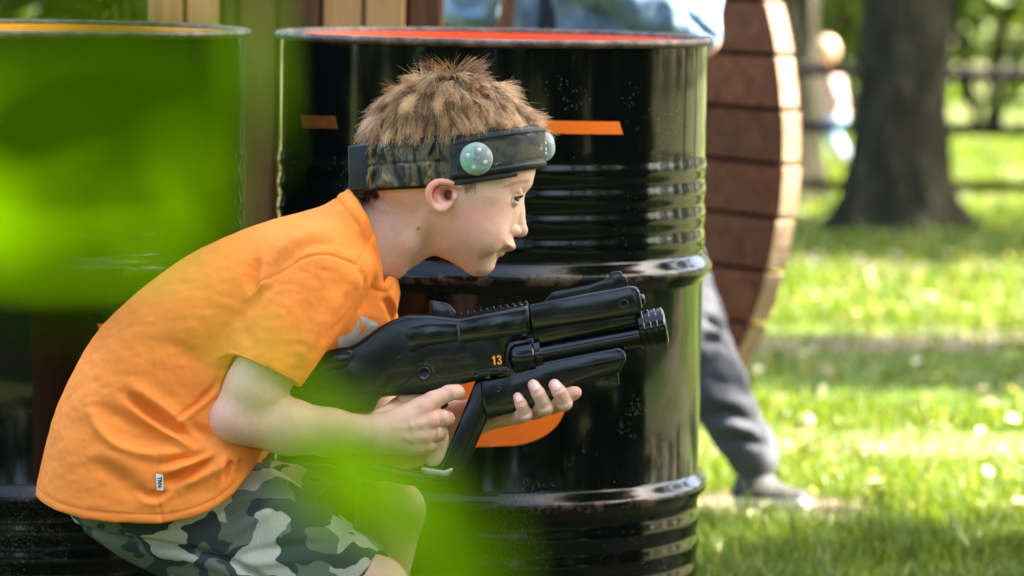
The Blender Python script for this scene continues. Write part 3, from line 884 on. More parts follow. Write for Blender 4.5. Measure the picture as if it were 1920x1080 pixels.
# ------------------------------------------------------------------ the crouching boy
B = Frame(4.55)
c = B.c
def pts(l, Y=0.0): return np.array([c(a, b, Y)[::2] for a, b in l])
def skin_mat():
    m = M('skin'); col = m.attr('tone').outputs['Color']; co = m.coord()
    f = m.noise(co, 90, 4, 0.6)
    cc = m.mix(m.math('MULTIPLY', m.math('SUBTRACT', f, 0.35), 0.6), col, (0.62, 0.25, 0.17))
    cc = m.mix(m.math('MULTIPLY', m.ramp(m.noise(co, 420, 3, 0.6), [(0.50, 0.0), (0.75, 1.0)]), 0.28), cc, (0.46, 0.20, 0.13))
    m.set(Base_Color=cc, Roughness=0.52, Specular_IOR_Level=0.32, Subsurface_Weight=0.06, Subsurface_Scale=0.006)
    m.b.inputs['Subsurface Radius'].default_value = (1.0, 0.35, 0.2)
    m.bump(m.noise(co, 700, 4, 0.65), 0.22, 0.0007); return m.m
MAT_SKIN = skin_mat()

body = Sdf()
# trunk under the clothes
body.chain([(650, 490, 0), (520, 560, 0), (380, 720, 0), (270, 900, 0)], [55, 75, 88, 84], k=20, sy=1.45)
# head
face = chaikin(pts([(1005, 318), (1009, 300), (1008, 268), (996, 232), (966, 192), (918, 158), (862, 140), (800, 143), (745, 168), (708, 210), (690, 260),
                    (686, 300), (690, 345), (712, 385), (760, 410), (800, 445), (826, 480), (840, 488), (860, 500), (872, 506.5), (884, 512.5), (893, 515.5), (903, 514.5),
                    (914, 508.5), (923, 500.5), (929.5, 491), (933.5, 482), (935, 476), (941, 470.5), (952, 468.8), (961, 469), (965, 466.5), (966, 462.5),
                    (964, 456.5), (962.5, 449), (961, 440), (966, 425), (973, 405), (979, 386), (980.5, 375), (984, 364), (993.5, 351), (1000, 338)]), 1)
def headW(x, z): return np.interp(z, [150, 300, 370, 430, 480, 520], [118, 120, 112, 97, 80, 66])
body.inflate(face, 0, headW, 92, k=10, p=2.3)
# nose
body.chain([(966, 370, 0), (968.5, 396, 0), (973, 418, 0)], [11, 12, 13.5], k=12, k0=14)
body.ell((979.5, 431, 0), (10.5, 10.5, 13), k=6)
for s in (-1, 1): body.ell((965, 434, s * 17), (11, 9.5, 8.5), k=7)
body.ell((973, 437, 0), (13, 7.5, 11), k=6)
for s in (-1, 1): body.ell((970, 444, s * 10), (7, 3, 4.5), op='s', k=3)
# upper lip, lower lip, chin
body.ell((952, 462.0, 0), (11.0, 6.5, 30), k=8)
body.ell((936, 475.5, 0), (9.5, 5.8, 28), k=6)
body.ell((944, 458, 0), (17, 12.0, 40), k=8)
body.ell((955.5, 463.5, 0), (8.5, 5.0, 26), k=4)
for s in (-1, 1):
    body.ell((912, 444, s * 58), (30, 34, 30), k=16)
    body.chain([c(957, 437, s * 34), c(953, 449, s * 44), c(945, 462, s * 52), c(938, 472, s * 54)], [2.0, 3.4, 3.4, 2.0], op='s', k=6)
for s in (-1, 1): body.chain([c(944, 470.5, s * 44), c(957, 470.2, s * 26), c(965, 470.5, 0)], [1.6, 1.7, 1.3], op='s', k=3)
body.ell((900, 500, 0), (24, 15, 36), k=14)
# cheek and jaw, brow
body.ell((905, 425, -66), (38, 40, 26), k=26)
body.ell((905, 425, 66), (38, 40, 26), k=26)
body.chain([(985, 342, -8), (976, 341, -45), (958, 346, -78)], [9, 9, 8], k=12)
body.chain([(985, 342, 8), (976, 341, 45), (958, 346, 78)], [9, 9, 8], k=12)
# eye sockets, lids
EYES = [np.array(c(955.5, 372.5, -57)), np.array(c(955.5, 372.5, 57))]
for e in EYES:
    s = -1 if e[1] < 0 else 1
    body.ell(e + np.array([13, s * 8, 1]), (11, 10.5, 17), op='s', k=14)
    def lid(x, y, z, e=e, s=s):
        px, py, pz = x - e[0], (y - e[1]) * s, z - e[2]
        r = np.sqrt(px * px + py * py + pz * pz)
        ca, sa = math.cos(0.30), math.sin(0.30)
        fx, fy = px * ca + py * sa, -px * sa + py * ca          # eye looks ahead and a little outwards
        az = np.arctan2(fy, fx); el = np.arctan2(pz, np.hypot(fx, fy)); q = np.clip(np.cos(az * 1.25), 0, 1)
        op_ = np.maximum(-0.20 * q - el, el - 0.27 * q) * r
        return np.maximum(r - 19.3, -op_)
    body.add(lid, e - 20, e + 20, 'u', 2.0)
    body.chain([e + np.array([3, s * 19, -13]), e + np.array([17, s * 8, -13.5]), e + np.array([19, -s * 10, -9])], [3.2, 3.6, 3], k=5)
# ear (near and far)
for s in (-1, 1):
    Ye = s * 111
    rim = spline([(867, 350, Ye + s * 3), (846, 343, Ye + s * 12), (820, 341.5, Ye + s * 20), (805, 354, Ye + s * 22), (804, 372, Ye + s * 19), (812, 387, Ye + s * 13), (826, 393, Ye + s * 9), (840, 386, Ye + s * 4)], 3)
    rim = [c(*q) for q in rim]
    body.ell(c(830, 368, Ye + s * 4), (25, 25, 10), k=6)
    body.ell(c(836, 366, Ye + s * 12), (13.5, 14, 11), op='s', k=5)
    body.ell(c(841, 366, Ye + s * 2), (8, 9.5, 22), op='s', k=3)
    body.chain(rim, [5.2, 5.8, 6.0] + [6.0] * (len(rim) - 6) + [5.5, 5, 4.5], k=3)
    body.ell(c(851, 369, Ye + s * 8), (5, 8, 6), k=4)
    body.ell(c(829, 389, Ye + s * 8), (9, 7.5, 6), k=5)
# neck
body.cone((790, 402, 0), (672, 470, 0), 74, 82, k=26, sy=0.84)
body.chain([c(806, 400, -68), c(770, 455, -48), c(742, 505, -18)], [10, 13, 12], k=22)     # neck muscle
body.chain([c(690, 366, -30), c(706, 380, -45), c(722, 392, -55)], [5, 5, 3], k=8)
body.chain([c(696, 362, -40), c(712, 372, -54), c(728, 388, -62)], [2.5, 2.5, 2], op='s', k=6)
# near (right) arm
SH_R = (590, 545, -150)
EL_R = c(447, 783, -205)
WR_R = c(690, 813, -163)
body.cone(SH_R, c(500, 690, -205), 62, 53, k=14)
body.chain([c(508, 672, -205), c(478, 730, -208), EL_R], [56, 54, 47], k=16)
body.ell(c(420, 792, -208), (24, 24, 24), k=22)
body.chain([EL_R, c(540, 800, -196), c(620, 811, -180), WR_R], [47, 50, 42, 33], k=16, sy=1.0)
body.ell(c(700, 797, -172), (20, 10, 12), k=14)
# near hand: back of the hand, four fingers round the pistol grip, index along the trigger
H = lambda x, y, Y: np.array(c(x, y, Y))
hand_r = [(H(706, 812, -160), H(790, 766, -152), 30, 20), (H(706, 812, -160), H(796, 790, -154), 30, 22), (H(706, 816, -160), H(794, 814, -152), 30, 21), (H(706, 822, -158), H(784, 836, -146), 29, 18)]
for a, b_, ra, rb in hand_r: body.cone(a, b_, ra, rb, k=9)
body.chain([H(786, 765, -152), H(812, 751, -153), H(842, 737, -150), H(856, 735, -140), H(862, 738, -122)], [19, 17, 14.5, 13.5, 11.5], k=5)
body.ell(H(800, 764, -166), (13, 12, 8), k=9)
body.ell(H(813, 788, -166), (12, 12, 8), k=9)
body.chain([H(800, 786, -154), H(829, 784, -152), H(838, 785, -130), H(826, 790, -84), H(806, 794, -76)], [18, 15.5, 14, 13, 11], k=4)
body.chain([H(794, 812, -152), H(816, 811, -149), H(824, 812, -128), H(814, 815, -84), H(796, 818, -76)], [18, 15, 13.5, 12.5, 10.5], k=4)
body.chain([H(784, 834, -146), H(802, 834, -144), H(810, 835, -125), H(802, 838, -86), H(786, 840, -78)], [17, 13.5, 12, 11, 9.5], k=4)
body.chain([H(712, 790, -140), H(748, 764, -104), H(780, 758, -76), H(806, 760, -66)], [22, 18, 14, 11], k=8)      # thumb on the far side
for q in ((H(740, 795, -176), H(788, 772, -168)), (H(740, 806, -178), H(792, 795, -172)), (H(738, 818, -176), H(788, 818, -168))):
    body.cone(q[0], q[1], 3.5, 4, k=9)                                       # tendons
# far (left) arm
body.cone((640, 545, 150), c(715, 845, 165), 60, 46, k=12)
EL_L = c(715, 850, 165)
WR_L = c(893, 782, -28)
body.chain([EL_L, c(770, 826, 110), c(840, 795, 25), WR_L], [46, 48, 42, 34], k=16)
# far hand under the fore-end: palm, fingers coming up the near side
hl = lambda x, y, Y: np.array(c(x, y, Y))
for a, b_, ra, rb in [(hl(898, 782, -34), hl(976, 776, -98), 28, 16), (hl(900, 776, -36), hl(1004, 768, -96), 28, 17), (hl(902, 770, -30), hl(1034, 758, -92), 26, 17), (hl(905, 765, -20), hl(1050, 748, -80), 25, 16)]:
    body.cone(a, b_, ra, rb, k=10)
FINGERS_L = [  # MCP, PIP, DIP, tip
    ([hl(970, 780, -98), hl(985, 777, -148), hl(977, 758, -158), hl(971, 745, -156)], [15, 13.2, 11, 9.2]),
    ([hl(1004, 770, -96), hl(1023, 764, -150), hl(1009, 737, -162), hl(1000, 722, -160)], [16, 14.5, 12.5, 10.6]),
    ([hl(1034, 760, -92), hl(1058, 755, -146), hl(1048, 734, -160), hl(1040, 722, -158)], [16, 14.8, 13, 11.2]),
    ([hl(1050, 748, -80), hl(1062, 742, -128), hl(1074, 738, -140), hl(1079, 736, -146)], [15, 13.5, 12.6, 11.6]),
]
for p_, r_ in FINGERS_L: body.chain(p_, r_, k=3.5, k0=8)
def crease(P, dv, r, w=0.9, span=0.95, nrm=(0.05, -1, 0.0)):
    dv = dv / np.linalg.norm(dv); n_ = np.array(nrm, float); n_ = n_ - dv * (n_ @ dv); n_ /= np.linalg.norm(n_); u_ = np.cross(n_, dv)
    q = [P + (r - 0.1) * (n_ * math.cos(a) + u_ * math.sin(a)) for a in np.linspace(-span, span, 5)]
    body.chain(q, [w * 0.5, w, w * 1.15, w, w * 0.5], op='s', k=2.5)
for p_, r_ in FINGERS_L[:3]:
    for off_ in (-1.6, 1.8):
        dv = p_[3] - p_[2]; crease(p_[2] + dv / np.linalg.norm(dv) * off_, dv, r_[2], 0.8)
    for off_ in (4.0, 7.5):
        dv = p_[2] - p_[1]; crease(p_[1] + dv / np.linalg.norm(dv) * off_, dv, r_[1] - 0.3, 0.9)
body.chain([hl(905, 750, 10), hl(950, 725, 8), hl(995, 705, 0)], [20, 17, 13], k=10)      # thumb beyond the gun
for q0, q1, r0 in ((H(812, 751, -153), H(842, 737, -150), 14.8), (H(800, 786, -154), H(829, 784, -152), 15.8), (H(794, 812, -152), H(816, 811, -149), 15.2)):
    dv = q1 - q0
    for t_ in (0.82, 0.94, 1.05): crease(q0 + dv * t_, dv, r0, 0.75, 0.8)
for q0, q1 in ((H(768, 788, -178), H(772, 806, -177)), (H(745, 812, -178), H(775, 828, -173)), (H(715, 800, -184), H(760, 800, -178))):
    body.chain([q0, (q0 + q1) / 2 + np.array([0, -1.2, 0]), q1], [1.0, 1.4, 1.0], k=7)
# legs
KN_R, KN_L = c(704, 1105, -125), c(742, 960, 125)
body.cone((300, 965, -72), KN_R, 70, 59, k=16)
AN_R = np.array([330, -110, B.gz(330, -110) - 95])
body.chain([KN_R, (540, (KN_R[2] + AN_R[2]) / 2 + 10, -118), AN_R], [60, 56, 36], k=16)
body.cone((300, 950, 85), KN_L, 82, 55, k=16)
AN_L = np.array([600, 125, B.gz(600, 125) - 80])
body.chain([KN_L, (690, 1150, 130), AN_L], [54, 58, 36], k=16)
body.ell(c(756, 950, 122), (32, 40, 38), k=14)
Vp, Fq = body.mesh((160, -290, 120), (1110, 290, 1520), 2.5)
Np = vnormals(Vp, Fq)
x, y, z = Vp[:, 0], Vp[:, 1], Vp[:, 2]
# complexion: colour of the skin, lips, brows, nails, plus shade painted into recesses
tone = np.tile(np.array([0.75, 0.475, 0.350]), (len(Vp), 1))
def tintat(p, r, col, amt, soft=1.0):
    global tone
    d = np.linalg.norm((Vp - P3(p)) / P3(r), axis=1)
    w = (amt * np.clip(1.3 - d, 0, 1) ** soft)[:, None] if soft else (amt * (d < 1))[:, None]
    tone = tone * (1 - w) + np.array(col) * w
PINK = (0.74, 0.30, 0.22)
for s in (-1, 1):
    tintat((892, 412, s * 95), (58, 46, 50), PINK, 0.62)
    tintat((800, 440, s * 70), (50, 40, 40), (0.74, 0.42, 0.25), 0.5)
    tintat((930, 448, s * 60), (35, 28, 50), PINK, 0.25)
    tintat((822, 362, s * 135), (34, 28, 34), (0.80, 0.26, 0.19), 0.85, 0.6)
    tintat((839, 366, s * 110), (14, 14, 24), (0.16, 0.05, 0.035), 0.85)  # shade painted into the ear hollow
    tintat((962, 386, s * 66), (16, 8, 20), (0.50, 0.24, 0.19), 0.55)
    tintat((955, 362, s * 66), (22, 7, 24), (0.62, 0.33, 0.25), 0.5)
tintat((957, 466.0, 0), (12, 5.2, 44), (0.60, 0.19, 0.15), 1.0, 0.5)
tintat((940, 473, 0), (7, 3, 34), (0.60, 0.24, 0.18), 0.5)
tintat((983, 430, 0), (16, 16, 18), PINK, 0.45)
for s in (-1, 1):
    tintat((970, 443.5, s * 12), (9, 4, 9), (0.28, 0.10, 0.07), 0.8)  # nostril shade painted into the skin colour
    tintat((958, 437, s * 27), (4, 9, 9), (0.62, 0.30, 0.21), 0.5)  # groove beside the nostril, darkened to stand for shade
    tintat((946, 460, s * 50), (6, 13, 16), (0.60, 0.30, 0.20), 0.35)  # crease from nose to mouth, shade painted in
bd, bt, _ = line_d([(944, 354), (957, 349), (972, 344), (990, 341)], x, z)
bw = np.clip(1.5 - bd / np.interp(bt, [0, 0.35, 1], [1.6, 3.0, 3.6]), 0, 1) * (x > 935) * (np.abs(y) > 10) * 0.42
tone = tone * (1 - 1.3 * bw[:, None]) + np.array([0.22, 0.12, 0.06]) * 1.3 * bw[:, None]
scm = (x > 660) & (z < np.interp(x, [640, 700, 830, 860, 1010, 1040], [300, 298, 285, 280, 245, 240])) & (z > 90)
tone[scm] = np.array([0.15, 0.085, 0.045])
armm = np.clip((z - 590) / 60, 0, 1)[:, None]
tone = tone * (1 - armm * np.array([0.06, 0.09, 0.13]))
tintat(c(405, 800, -215), (30, 36, 40), (0.70, 0.33, 0.24), 0.4)
# eyelid edge
for e in EYES:
    r = np.linalg.norm(Vp - e, axis=1)
    tintat(e, (19.0, 19.0, 19.0), (0.40, 0.17, 0.13), 0.9, 0)
tintat(c(784, 429, -80), (2.6, 2.6, 30), (0.12, 0.05, 0.03), 0.9, 0.3)
for q in [(843, 733, -150), (831, 783, -153), (818, 811, -150), (804, 834, -144), (808, 768, -165), (815, 788, -168)]: tintat(c(*q), (15, 15, 13), (0.78, 0.33, 0.25), 0.5)
for p_, r_ in FINGERS_L:
    tintat(p_[-1], (20, 20, 20), (0.80, 0.36, 0.28), 0.6); tintat(p_[2], (12, 14, 12), (0.74, 0.33, 0.25), 0.4); tintat(p_[1], (12, 14, 12), (0.76, 0.36, 0.27), 0.35)
tintat((760, 960, 110), (60, 90, 60), (0.74, 0.36, 0.27), 0.3)
boy = thing('person', np.array([*B.w((480, 0, 0))[:2], 0.0]), 'boy in orange t-shirt and camouflage shorts crouching with a black toy rifle', 'person')
make('body', B.w(Vp), Fq, MAT_SKIN, boy, attrs={'tone': tone})

# nails on the supporting hand
MAT_NAIL = simple('nail', (0.82, 0.52, 0.46), 0.2, 0.08, 40)
for (p_, r_), tilt in zip(FINGERS_L[:3], (0.35, 0.55, 0.5)):
    t = p_[-1]; dv = (p_[-1] - p_[-2]); dv /= np.linalg.norm(dv)
    n_ = np.array([0.12, -1, -0.05]); n_ -= dv * (n_ @ dv); n_ /= np.linalg.norm(n_); u_ = np.cross(n_, dv)
    V, Fn = [], []
    for i in range(7):
        for j in range(7):
            a, b_ = (i / 6 - 0.5) * 2, (j / 6 - 0.5) * 2
            rr = r_[-1] + 0.5
            sq = 1 - 0.12 * abs(a) ** 4
            ang = b_ * 0.72 * sq
            s_ = -3.2 + a * rr * 0.66 - abs(b_) ** 2 * 1.4 * np.sign(a)
            rl = r_[-1] + 0.75 - (r_[-2] - r_[-1]) * min(s_, 0) / np.linalg.norm(p_[-1] - p_[-2])
            V.append(t + dv * s_ + rl * (n_ * math.cos(ang) + u_ * math.sin(ang)) * math.sqrt(max(0.2, 1 - (max(s_, 0) / (r_[-1] + 1)) ** 2)))
    for i in range(6):
        for j in range(6): Fn.append((i * 7 + j, i * 7 + j + 1, i * 7 + j + 8, i * 7 + j + 7))
    make('fingernail', B.w(np.array(V)), Fn, MAT_NAIL, boy)

# eyes
def eye_mat():
    m = M('eyeball'); r = m.attr('ring').outputs['Fac']
    col = m.ramp(r, [(0.0, (0.003, 0.003, 0.003)), (0.34, (0.003, 0.003, 0.003)), (0.38, (0.028, 0.040, 0.034)), (0.66, (0.045, 0.062, 0.05)), (0.80, (0.012, 0.017, 0.015)), (0.86, (0.28, 0.25, 0.23)), (1.0, (0.66, 0.55, 0.50))])  # sclera darkened beside the iris, standing for shade in the eye
    m.set(Base_Color=col, Roughness=0.08, Specular_IOR_Level=0.6); return m.m
MAT_EYE = eye_mat()
MAT_LASH = simple('lash', (0.03, 0.018, 0.012), 0.6, 0.1)
for e in EYES:
    s = -1 if e[1] < 0 else 1
    look = np.array([math.cos(0.18), s * math.sin(0.18), 0.04]); look /= np.linalg.norm(look)
    u_, v_, d_ = basis(look)
    V, Fn, rg = [], [], []
    for i in range(25):
        th = math.pi * i / 24
        for k in range(32):
            ph = 2 * math.pi * k / 32
            rr = 17.6 + (1.2 * max(0, 1 - th / 0.5))
            V.append(e + rr * (math.cos(th) * d_ + math.sin(th) * (math.cos(ph) * u_ + math.sin(ph) * v_)))
            rg.append(min(1, th / 0.98))
    for i in range(24):
        for k in range(32):
            a, b_ = i * 32 + k, i * 32 + (k + 1) % 32; Fn.append((a, b_, b_ + 32, a + 32))
    eo = make('eye', B.w(np.array(V)), Fn, MAT_EYE, boy, attrs={'ring': np.array(rg)})
    mb = MB()
    for az in np.linspace(-0.8, 0.7, 20):
        q = max(0, math.cos(az * 1.25)); el = -0.21 * q; ca = az + 0.30
        d = np.array([math.cos(el) * math.cos(ca), s * math.cos(el) * math.sin(ca), math.sin(el)])
        p0 = e + d * 19.0
        mb.add(*tube(spline([p0, p0 + d * 4 + np.array([1, 0, 0.8]), p0 + d * 6 + np.array([1, 0, -1.5])], 3), np.linspace(0.6, 0.12, 7), 4))
    V, Fn = mb.get(); make('eyelashes', B.w(V), Fn, MAT_LASH, boy)
# ------------------------------------------------------------------ hair
HAIR_SEED = 11
rng = np.random.default_rng(HAIR_SEED)
WHORL = np.array([842.0, 20.0, 140.0])
band_top = lambda X: np.interp(X, [640, 700, 830, 860, 1010, 1040], [272, 270, 261, 258, 236, 232])
hs = np.argwhere((x > 670) & (x < 1014) & (z < band_top(x) - 1) & (z > 100)).ravel()
# weight roots by surface share
ns = 27000
roots = Vp[rng.choice(hs, ns)] + rng.normal(size=(ns, 3)) * 1.3
ctr = np.array([850, 0, 300.0])
nr = roots - ctr; nr /= np.linalg.norm(nr, axis=1, keepdims=True)
cl = Vp[rng.choice(hs, 300)]
dist = ((roots[:, None, :] - cl[None]) ** 2).sum(2); ci = dist.argmin(1)
cr = cl - ctr; cr /= np.linalg.norm(cr, axis=1, keepdims=True)
def flow(P, Nn, jit):
    away = P - WHORL; away -= Nn * (away * Nn).sum(1, keepdims=True)
    away /= np.linalg.norm(away, axis=1, keepdims=True) + 1e-6
    down = np.array([0.0, 0.0, 1.0]) - Nn * Nn[:, 2:3]
    d = away * 1.0 + down * 0.20 + jit
    return d / np.linalg.norm(d, axis=1, keepdims=True)
cj = rng.normal(size=(300, 3)) * 0.40
cd = flow(cl, cr, cj)
back = np.clip((760 - cl[:, 0]) / 80, 0, 1); topz = np.clip((190 - cl[:, 2]) / 50, 0, 1)
clen = rng.uniform(31, 55, 300) * (1 - 0.15 * back); clift = rng.uniform(0.03, 0.24, 300) + 0.50 * topz * rng.uniform(0.0, 1, 300) ** 3 + 0.13 * back
front = np.clip((cl[:, 0] - 930) / 60, 0, 1); clift = clift * (1 - 0.65 * front)
ctone = rng.uniform(0, 1, 300)
SEG = 6
ts = np.linspace(0, 1, SEG)
D0 = flow(roots, nr, cj[ci] + rng.normal(size=(ns, 3)) * 0.16)
L = clen[ci] * rng.uniform(0.75, 1.08, ns); lift = clift[ci] + rng.normal(size=ns) * 0.03
room = (band_top(roots[:, 0]) - roots[:, 2]) + rng.uniform(-4, 9, ns) + 14 * (roots[:, 0] > 965)
L = np.minimum(L, np.maximum(room / np.maximum(D0[:, 2] + 0.12, 0.10), 9))
tipc = cl + (cd + cr * clift[:, None]) * clen[:, None]
curve_dir = rng.normal(size=(ns, 3)) * 0.10
path = []
for t in ts:
    p = roots + D0 * (L * t)[:, None] * (0.55 + 0.45 * t) + nr * (L * lift * (1.75 * t - 1.05 * t * t))[:, None] + curve_dir * (L * t * t)[:, None]
    p = p + (np.array([0, 0, 1.0]) * (6 * t * t)) * ((1 - topz[ci] * 0.9) * np.clip(room / 40, 0, 1))[:, None]
    g = (roots - cl[ci])
    p = p - g * (0.80 * t ** 1.1)                       # strands gather towards the lock's tip
    path.append(p)
path = np.stack(path, 1)
rad = np.linspace(0.58, 0.12, SEG) * 1.0
tan = np.gradient(path, axis=1); tan /= np.linalg.norm(tan, axis=2, keepdims=True) + 1e-9
ref = np.array([0.3, -0.9, 0.2]); s1 = np.cross(tan, ref); s1 /= np.linalg.norm(s1, axis=2, keepdims=True) + 1e-9; s2 = np.cross(tan, s1)
ringv = []
for k in range(3):
    a = 2 * math.pi * k / 3
    ringv.append(path + (rad[None, :, None] * rng.uniform(0.8, 1.3, (ns, 1, 1))) * (math.cos(a) * s1 + math.sin(a) * s2))
HV = np.stack(ringv, 2).reshape(-1, 3)                   # strand, seg, k
bse = (np.arange(ns) * SEG * 3)[:, None]
HF = []
for i in range(SEG - 1):
    for k in range(3):
        k2 = (k + 1) % 3
        HF.append(bse + np.array([[i * 3 + k, i * 3 + k2, (i + 1) * 3 + k2, (i + 1) * 3 + k]]))
HF = np.concatenate(HF)
pal = np.array([[0.13, 0.060, 0.023], [0.40, 0.22, 0.095], [0.62, 0.395, 0.19], [0.80, 0.56, 0.31]])
tv = np.clip(ctone[ci] * 1.7 + rng.normal(size=ns) * 0.60 + 0.55, 0, 2.99)
i0 = tv.astype(int); fr = (tv - i0)[:, None]
sc = pal[i0] * (1 - fr) + pal[i0 + 1] * fr
tipcol = np.repeat((sc[:, None, :] * np.linspace(0.75, 1.35, SEG)[None, :, None]), 3, 1).reshape(-1, 3)
m = M('hair'); m.set(Base_Color=m.attr('tint').outputs['Color'], Roughness=0.38, Specular_IOR_Level=0.45)
MAT_HAIR = m.m
make('hair', B.w(HV), HF, MAT_HAIR, boy, attrs={'tint': np.clip(tipcol, 0, 0.9)})
# sideburn
sb = np.argwhere((x > 872) & (x < 892) & (z > 338) & (z < 362) & (y < -60)).ravel()
mb = MB()
for i in rng.choice(sb, min(50, len(sb)), replace=False):
    d = np.array([0.0, -0.05, 1.0]) + 0.15 * rng.normal(size=3); p0 = Vp[i]
    mb.add(*tube([p0, p0 + d * 6 + Np[i] * 1.0, p0 + d * 12 + Np[i] * 0.8], [0.4, 0.32, 0.08], 3, False))
V, Fn = mb.get(); make('sideburn', B.w(V), Fn, simple('sideburn_hair', (0.34, 0.21, 0.13), 0.5, 0.3), boy)
# short nape hair below the band
nh = np.argwhere((x > 676) & (x < 712) & (z > 345) & (z < 372) & (np.abs(y) < 70)).ravel()
mb = MB()
for i in rng.choice(nh, min(500, len(nh))):
    d = np.array([-0.35, 0, 0.9]) + 0.3 * rng.normal(size=3); p0 = Vp[i]
    mb.add(*tube([p0, p0 + d * 6 + Np[i] * 2, p0 + d * 12 + Np[i]], [0.6, 0.5, 0.1], 3, False))
V, Fn = mb.get(); make('nape_hair', B.w(V), Fn, simple('nape_hair', (0.10, 0.05, 0.025), 0.5, 0.3), boy)

# ------------------------------------------------------------------ t-shirt
shirt = Sdf()
back_l = [(656, 357), (640, 368), (611, 385), (560, 398), (514, 410), (444, 434), (361, 472), (278, 531), (201, 601), (170, 642), (142, 691), (104, 774), (87, 844), (73, 906)]
hem_l = [(73, 906), (77, 924), (125, 944), (180, 958), (243, 965), (326, 967), (375, 958), (417, 941), (451, 917), (479, 880)]
front_l = [(505, 835), (550, 760), (610, 715), (670, 672), (722, 636), (741, 598), (749, 549), (743, 520), (730, 520), (722, 531), (718, 500), (709, 448), (692, 408), (672, 378)]
Pcut = np.array(back_l + hem_l[1:] + front_l)
ext = np.array([(720, 330), (640, 352)] + back_l[2:] + [(60, 960), (90, 1080), (330, 1120), (500, 1050)] + [(540, 830), (575, 760), (630, 720), (690, 685), (735, 648), (758, 600), (772, 548), (765, 510), (770, 400)])
def shW(x, z):
    s = np.clip((z - 740) / 110, 0, 1); xs, ws = [150, 330, 520, 640, 760], [244, 238, 214, 190, 120]
    return np.interp(x + 0.35 * (z - 400), xs, ws) * (1 - s) + np.interp(x - 0.35 * (z - 400), xs, ws) * s
shirt.inflate(chaikin(ext, 1), 0, shW, 150, k=1, p=2.25)
shirt.cut2d(Pcut, 'i', 4)
hemcut = np.array([(40, 850)] + [(a, b_ + 3) for a, b_ in hem_l[2:-1]] + [(505, 860), (500, 1100), (40, 1100)])
inner = Sdf()
shirt.inflate(chaikin(np.array([(112, 918), (180, 930), (310, 945), (350, 940), (372, 1080), (120, 1080)]), 1), 0, 208, 90, op='s', k=4, p=2.4)
SLA, SLB = np.array([604.0, -148, 520]), np.array(c(497, 694, -212))
ax_ = SLB - SLA; ax_ /= np.linalg.norm(ax_)
hn = np.array([-0.42, -0.12, 0.90]); hn /= np.linalg.norm(hn)
shirt.cone(SLA, SLB + ax_ * 30, 92, 68, k=34, clip=(SLB, hn))
shirt.ell((640, 512, -140), (56, 50, 60), k=30)
shirt.cone(SLB - ax_ * 18, SLB + ax_ * 60, 60, 62, op='s', k=3)
SLC, SLD = np.array([645.0, 150, 540]), np.array([690.0, 190, 700])
ax2 = SLD - SLC; ax2 /= np.linalg.norm(ax2)
shirt.cone(SLC, SLD + ax2 * 30, 86, 66, k=30, clip=(SLD, ax2))
shirt.cone(SLD - ax2 * 18, SLD + ax2 * 60, 58, 60, op='s', k=3)
shirt.cone((800, 396, 0), (664, 476, 0), 80, 90, op='s', k=3, sy=0.84)
Vt, Ft = shirt.mesh((50, -300, 330), (790, 300, 985), 3.0)
Nt = vnormals(Vt, Ft)
X, Y, Z = Vt.T
near = np.clip(-Nt[:, 1] * 1.6 + 0.3, 0, 1)
disp = np.zeros(len(Vt))
def fold(line, w, amp, taper=True, asym=0.0, ymax=0):
    global disp
    d, t, s = line_d(spline(line, 5), X, Z)
    e = np.exp(-(d / (w * (1 + asym * s))) ** 2)
    if taper: e = e * np.sin(np.pi * np.clip(t, 0.02, 0.98)) ** 0.6
    disp = disp + 1.35 * amp * e * near * (Y < ymax)
# folds radiating from the bent waist towards the elbow
fold([(257, 730), (288, 752), (319, 772), (345, 791), (385, 818)], 10, -15, asym=0.2)
fold([(262, 752), (293, 779), (330, 802), (358, 816), (384, 832)], 8, 11)
fold([(270, 716), (305, 742), (340, 770), (372, 792)], 12, 8)
fold([(205, 758), (241, 770), (285, 790), (330, 812)], 14, -8)
fold([(190, 752), (203, 786), (236, 820), (267, 834), (315, 842), (360, 838)], 10, 9)
fold([(240, 800), (290, 815), (330, 822)], 14, -5)
fold([(319, 874), (350, 868), (390, 852), (428, 836)], 9, 10)
fold([(326, 862), (355, 852), (385, 846), (415, 838)], 8, -11)
fold([(330, 893), (360, 884), (395, 864), (424, 848)], 8, -13)
fold([(345, 902), (380, 890), (420, 868), (440, 850)], 11, 7)
fold([(436, 890), (442, 872), (450, 852)], 7, -10)
fold([(425, 890), (432, 866), (438, 846)], 8, 6)
fold([(463, 885), (466, 866), (470, 850)], 7, -6)
fold([(276, 898), (296, 914), (318, 918), (336, 908)], 9, -8)
fold([(280, 916), (305, 928), (330, 922), (350, 905)], 8, 5)
fold([(200, 855), (228, 868), (252, 888), (283, 926)], 14, -6)
fold([(180, 842), (230, 846), (280, 868), (310, 895)], 16, 5)
fold([(130, 788), (190, 792), (250, 796)], 22, -3)
fold([(280, 655), (330, 645), (370, 660), (395, 690)], 18, -5)
fold([(345, 782), (392, 745), (425, 712)], 5, -7)
fold([(350, 790), (398, 752), (430, 722)], 6, 5)
fold([(372, 790), (398, 800), (420, 816)], 10, -10)
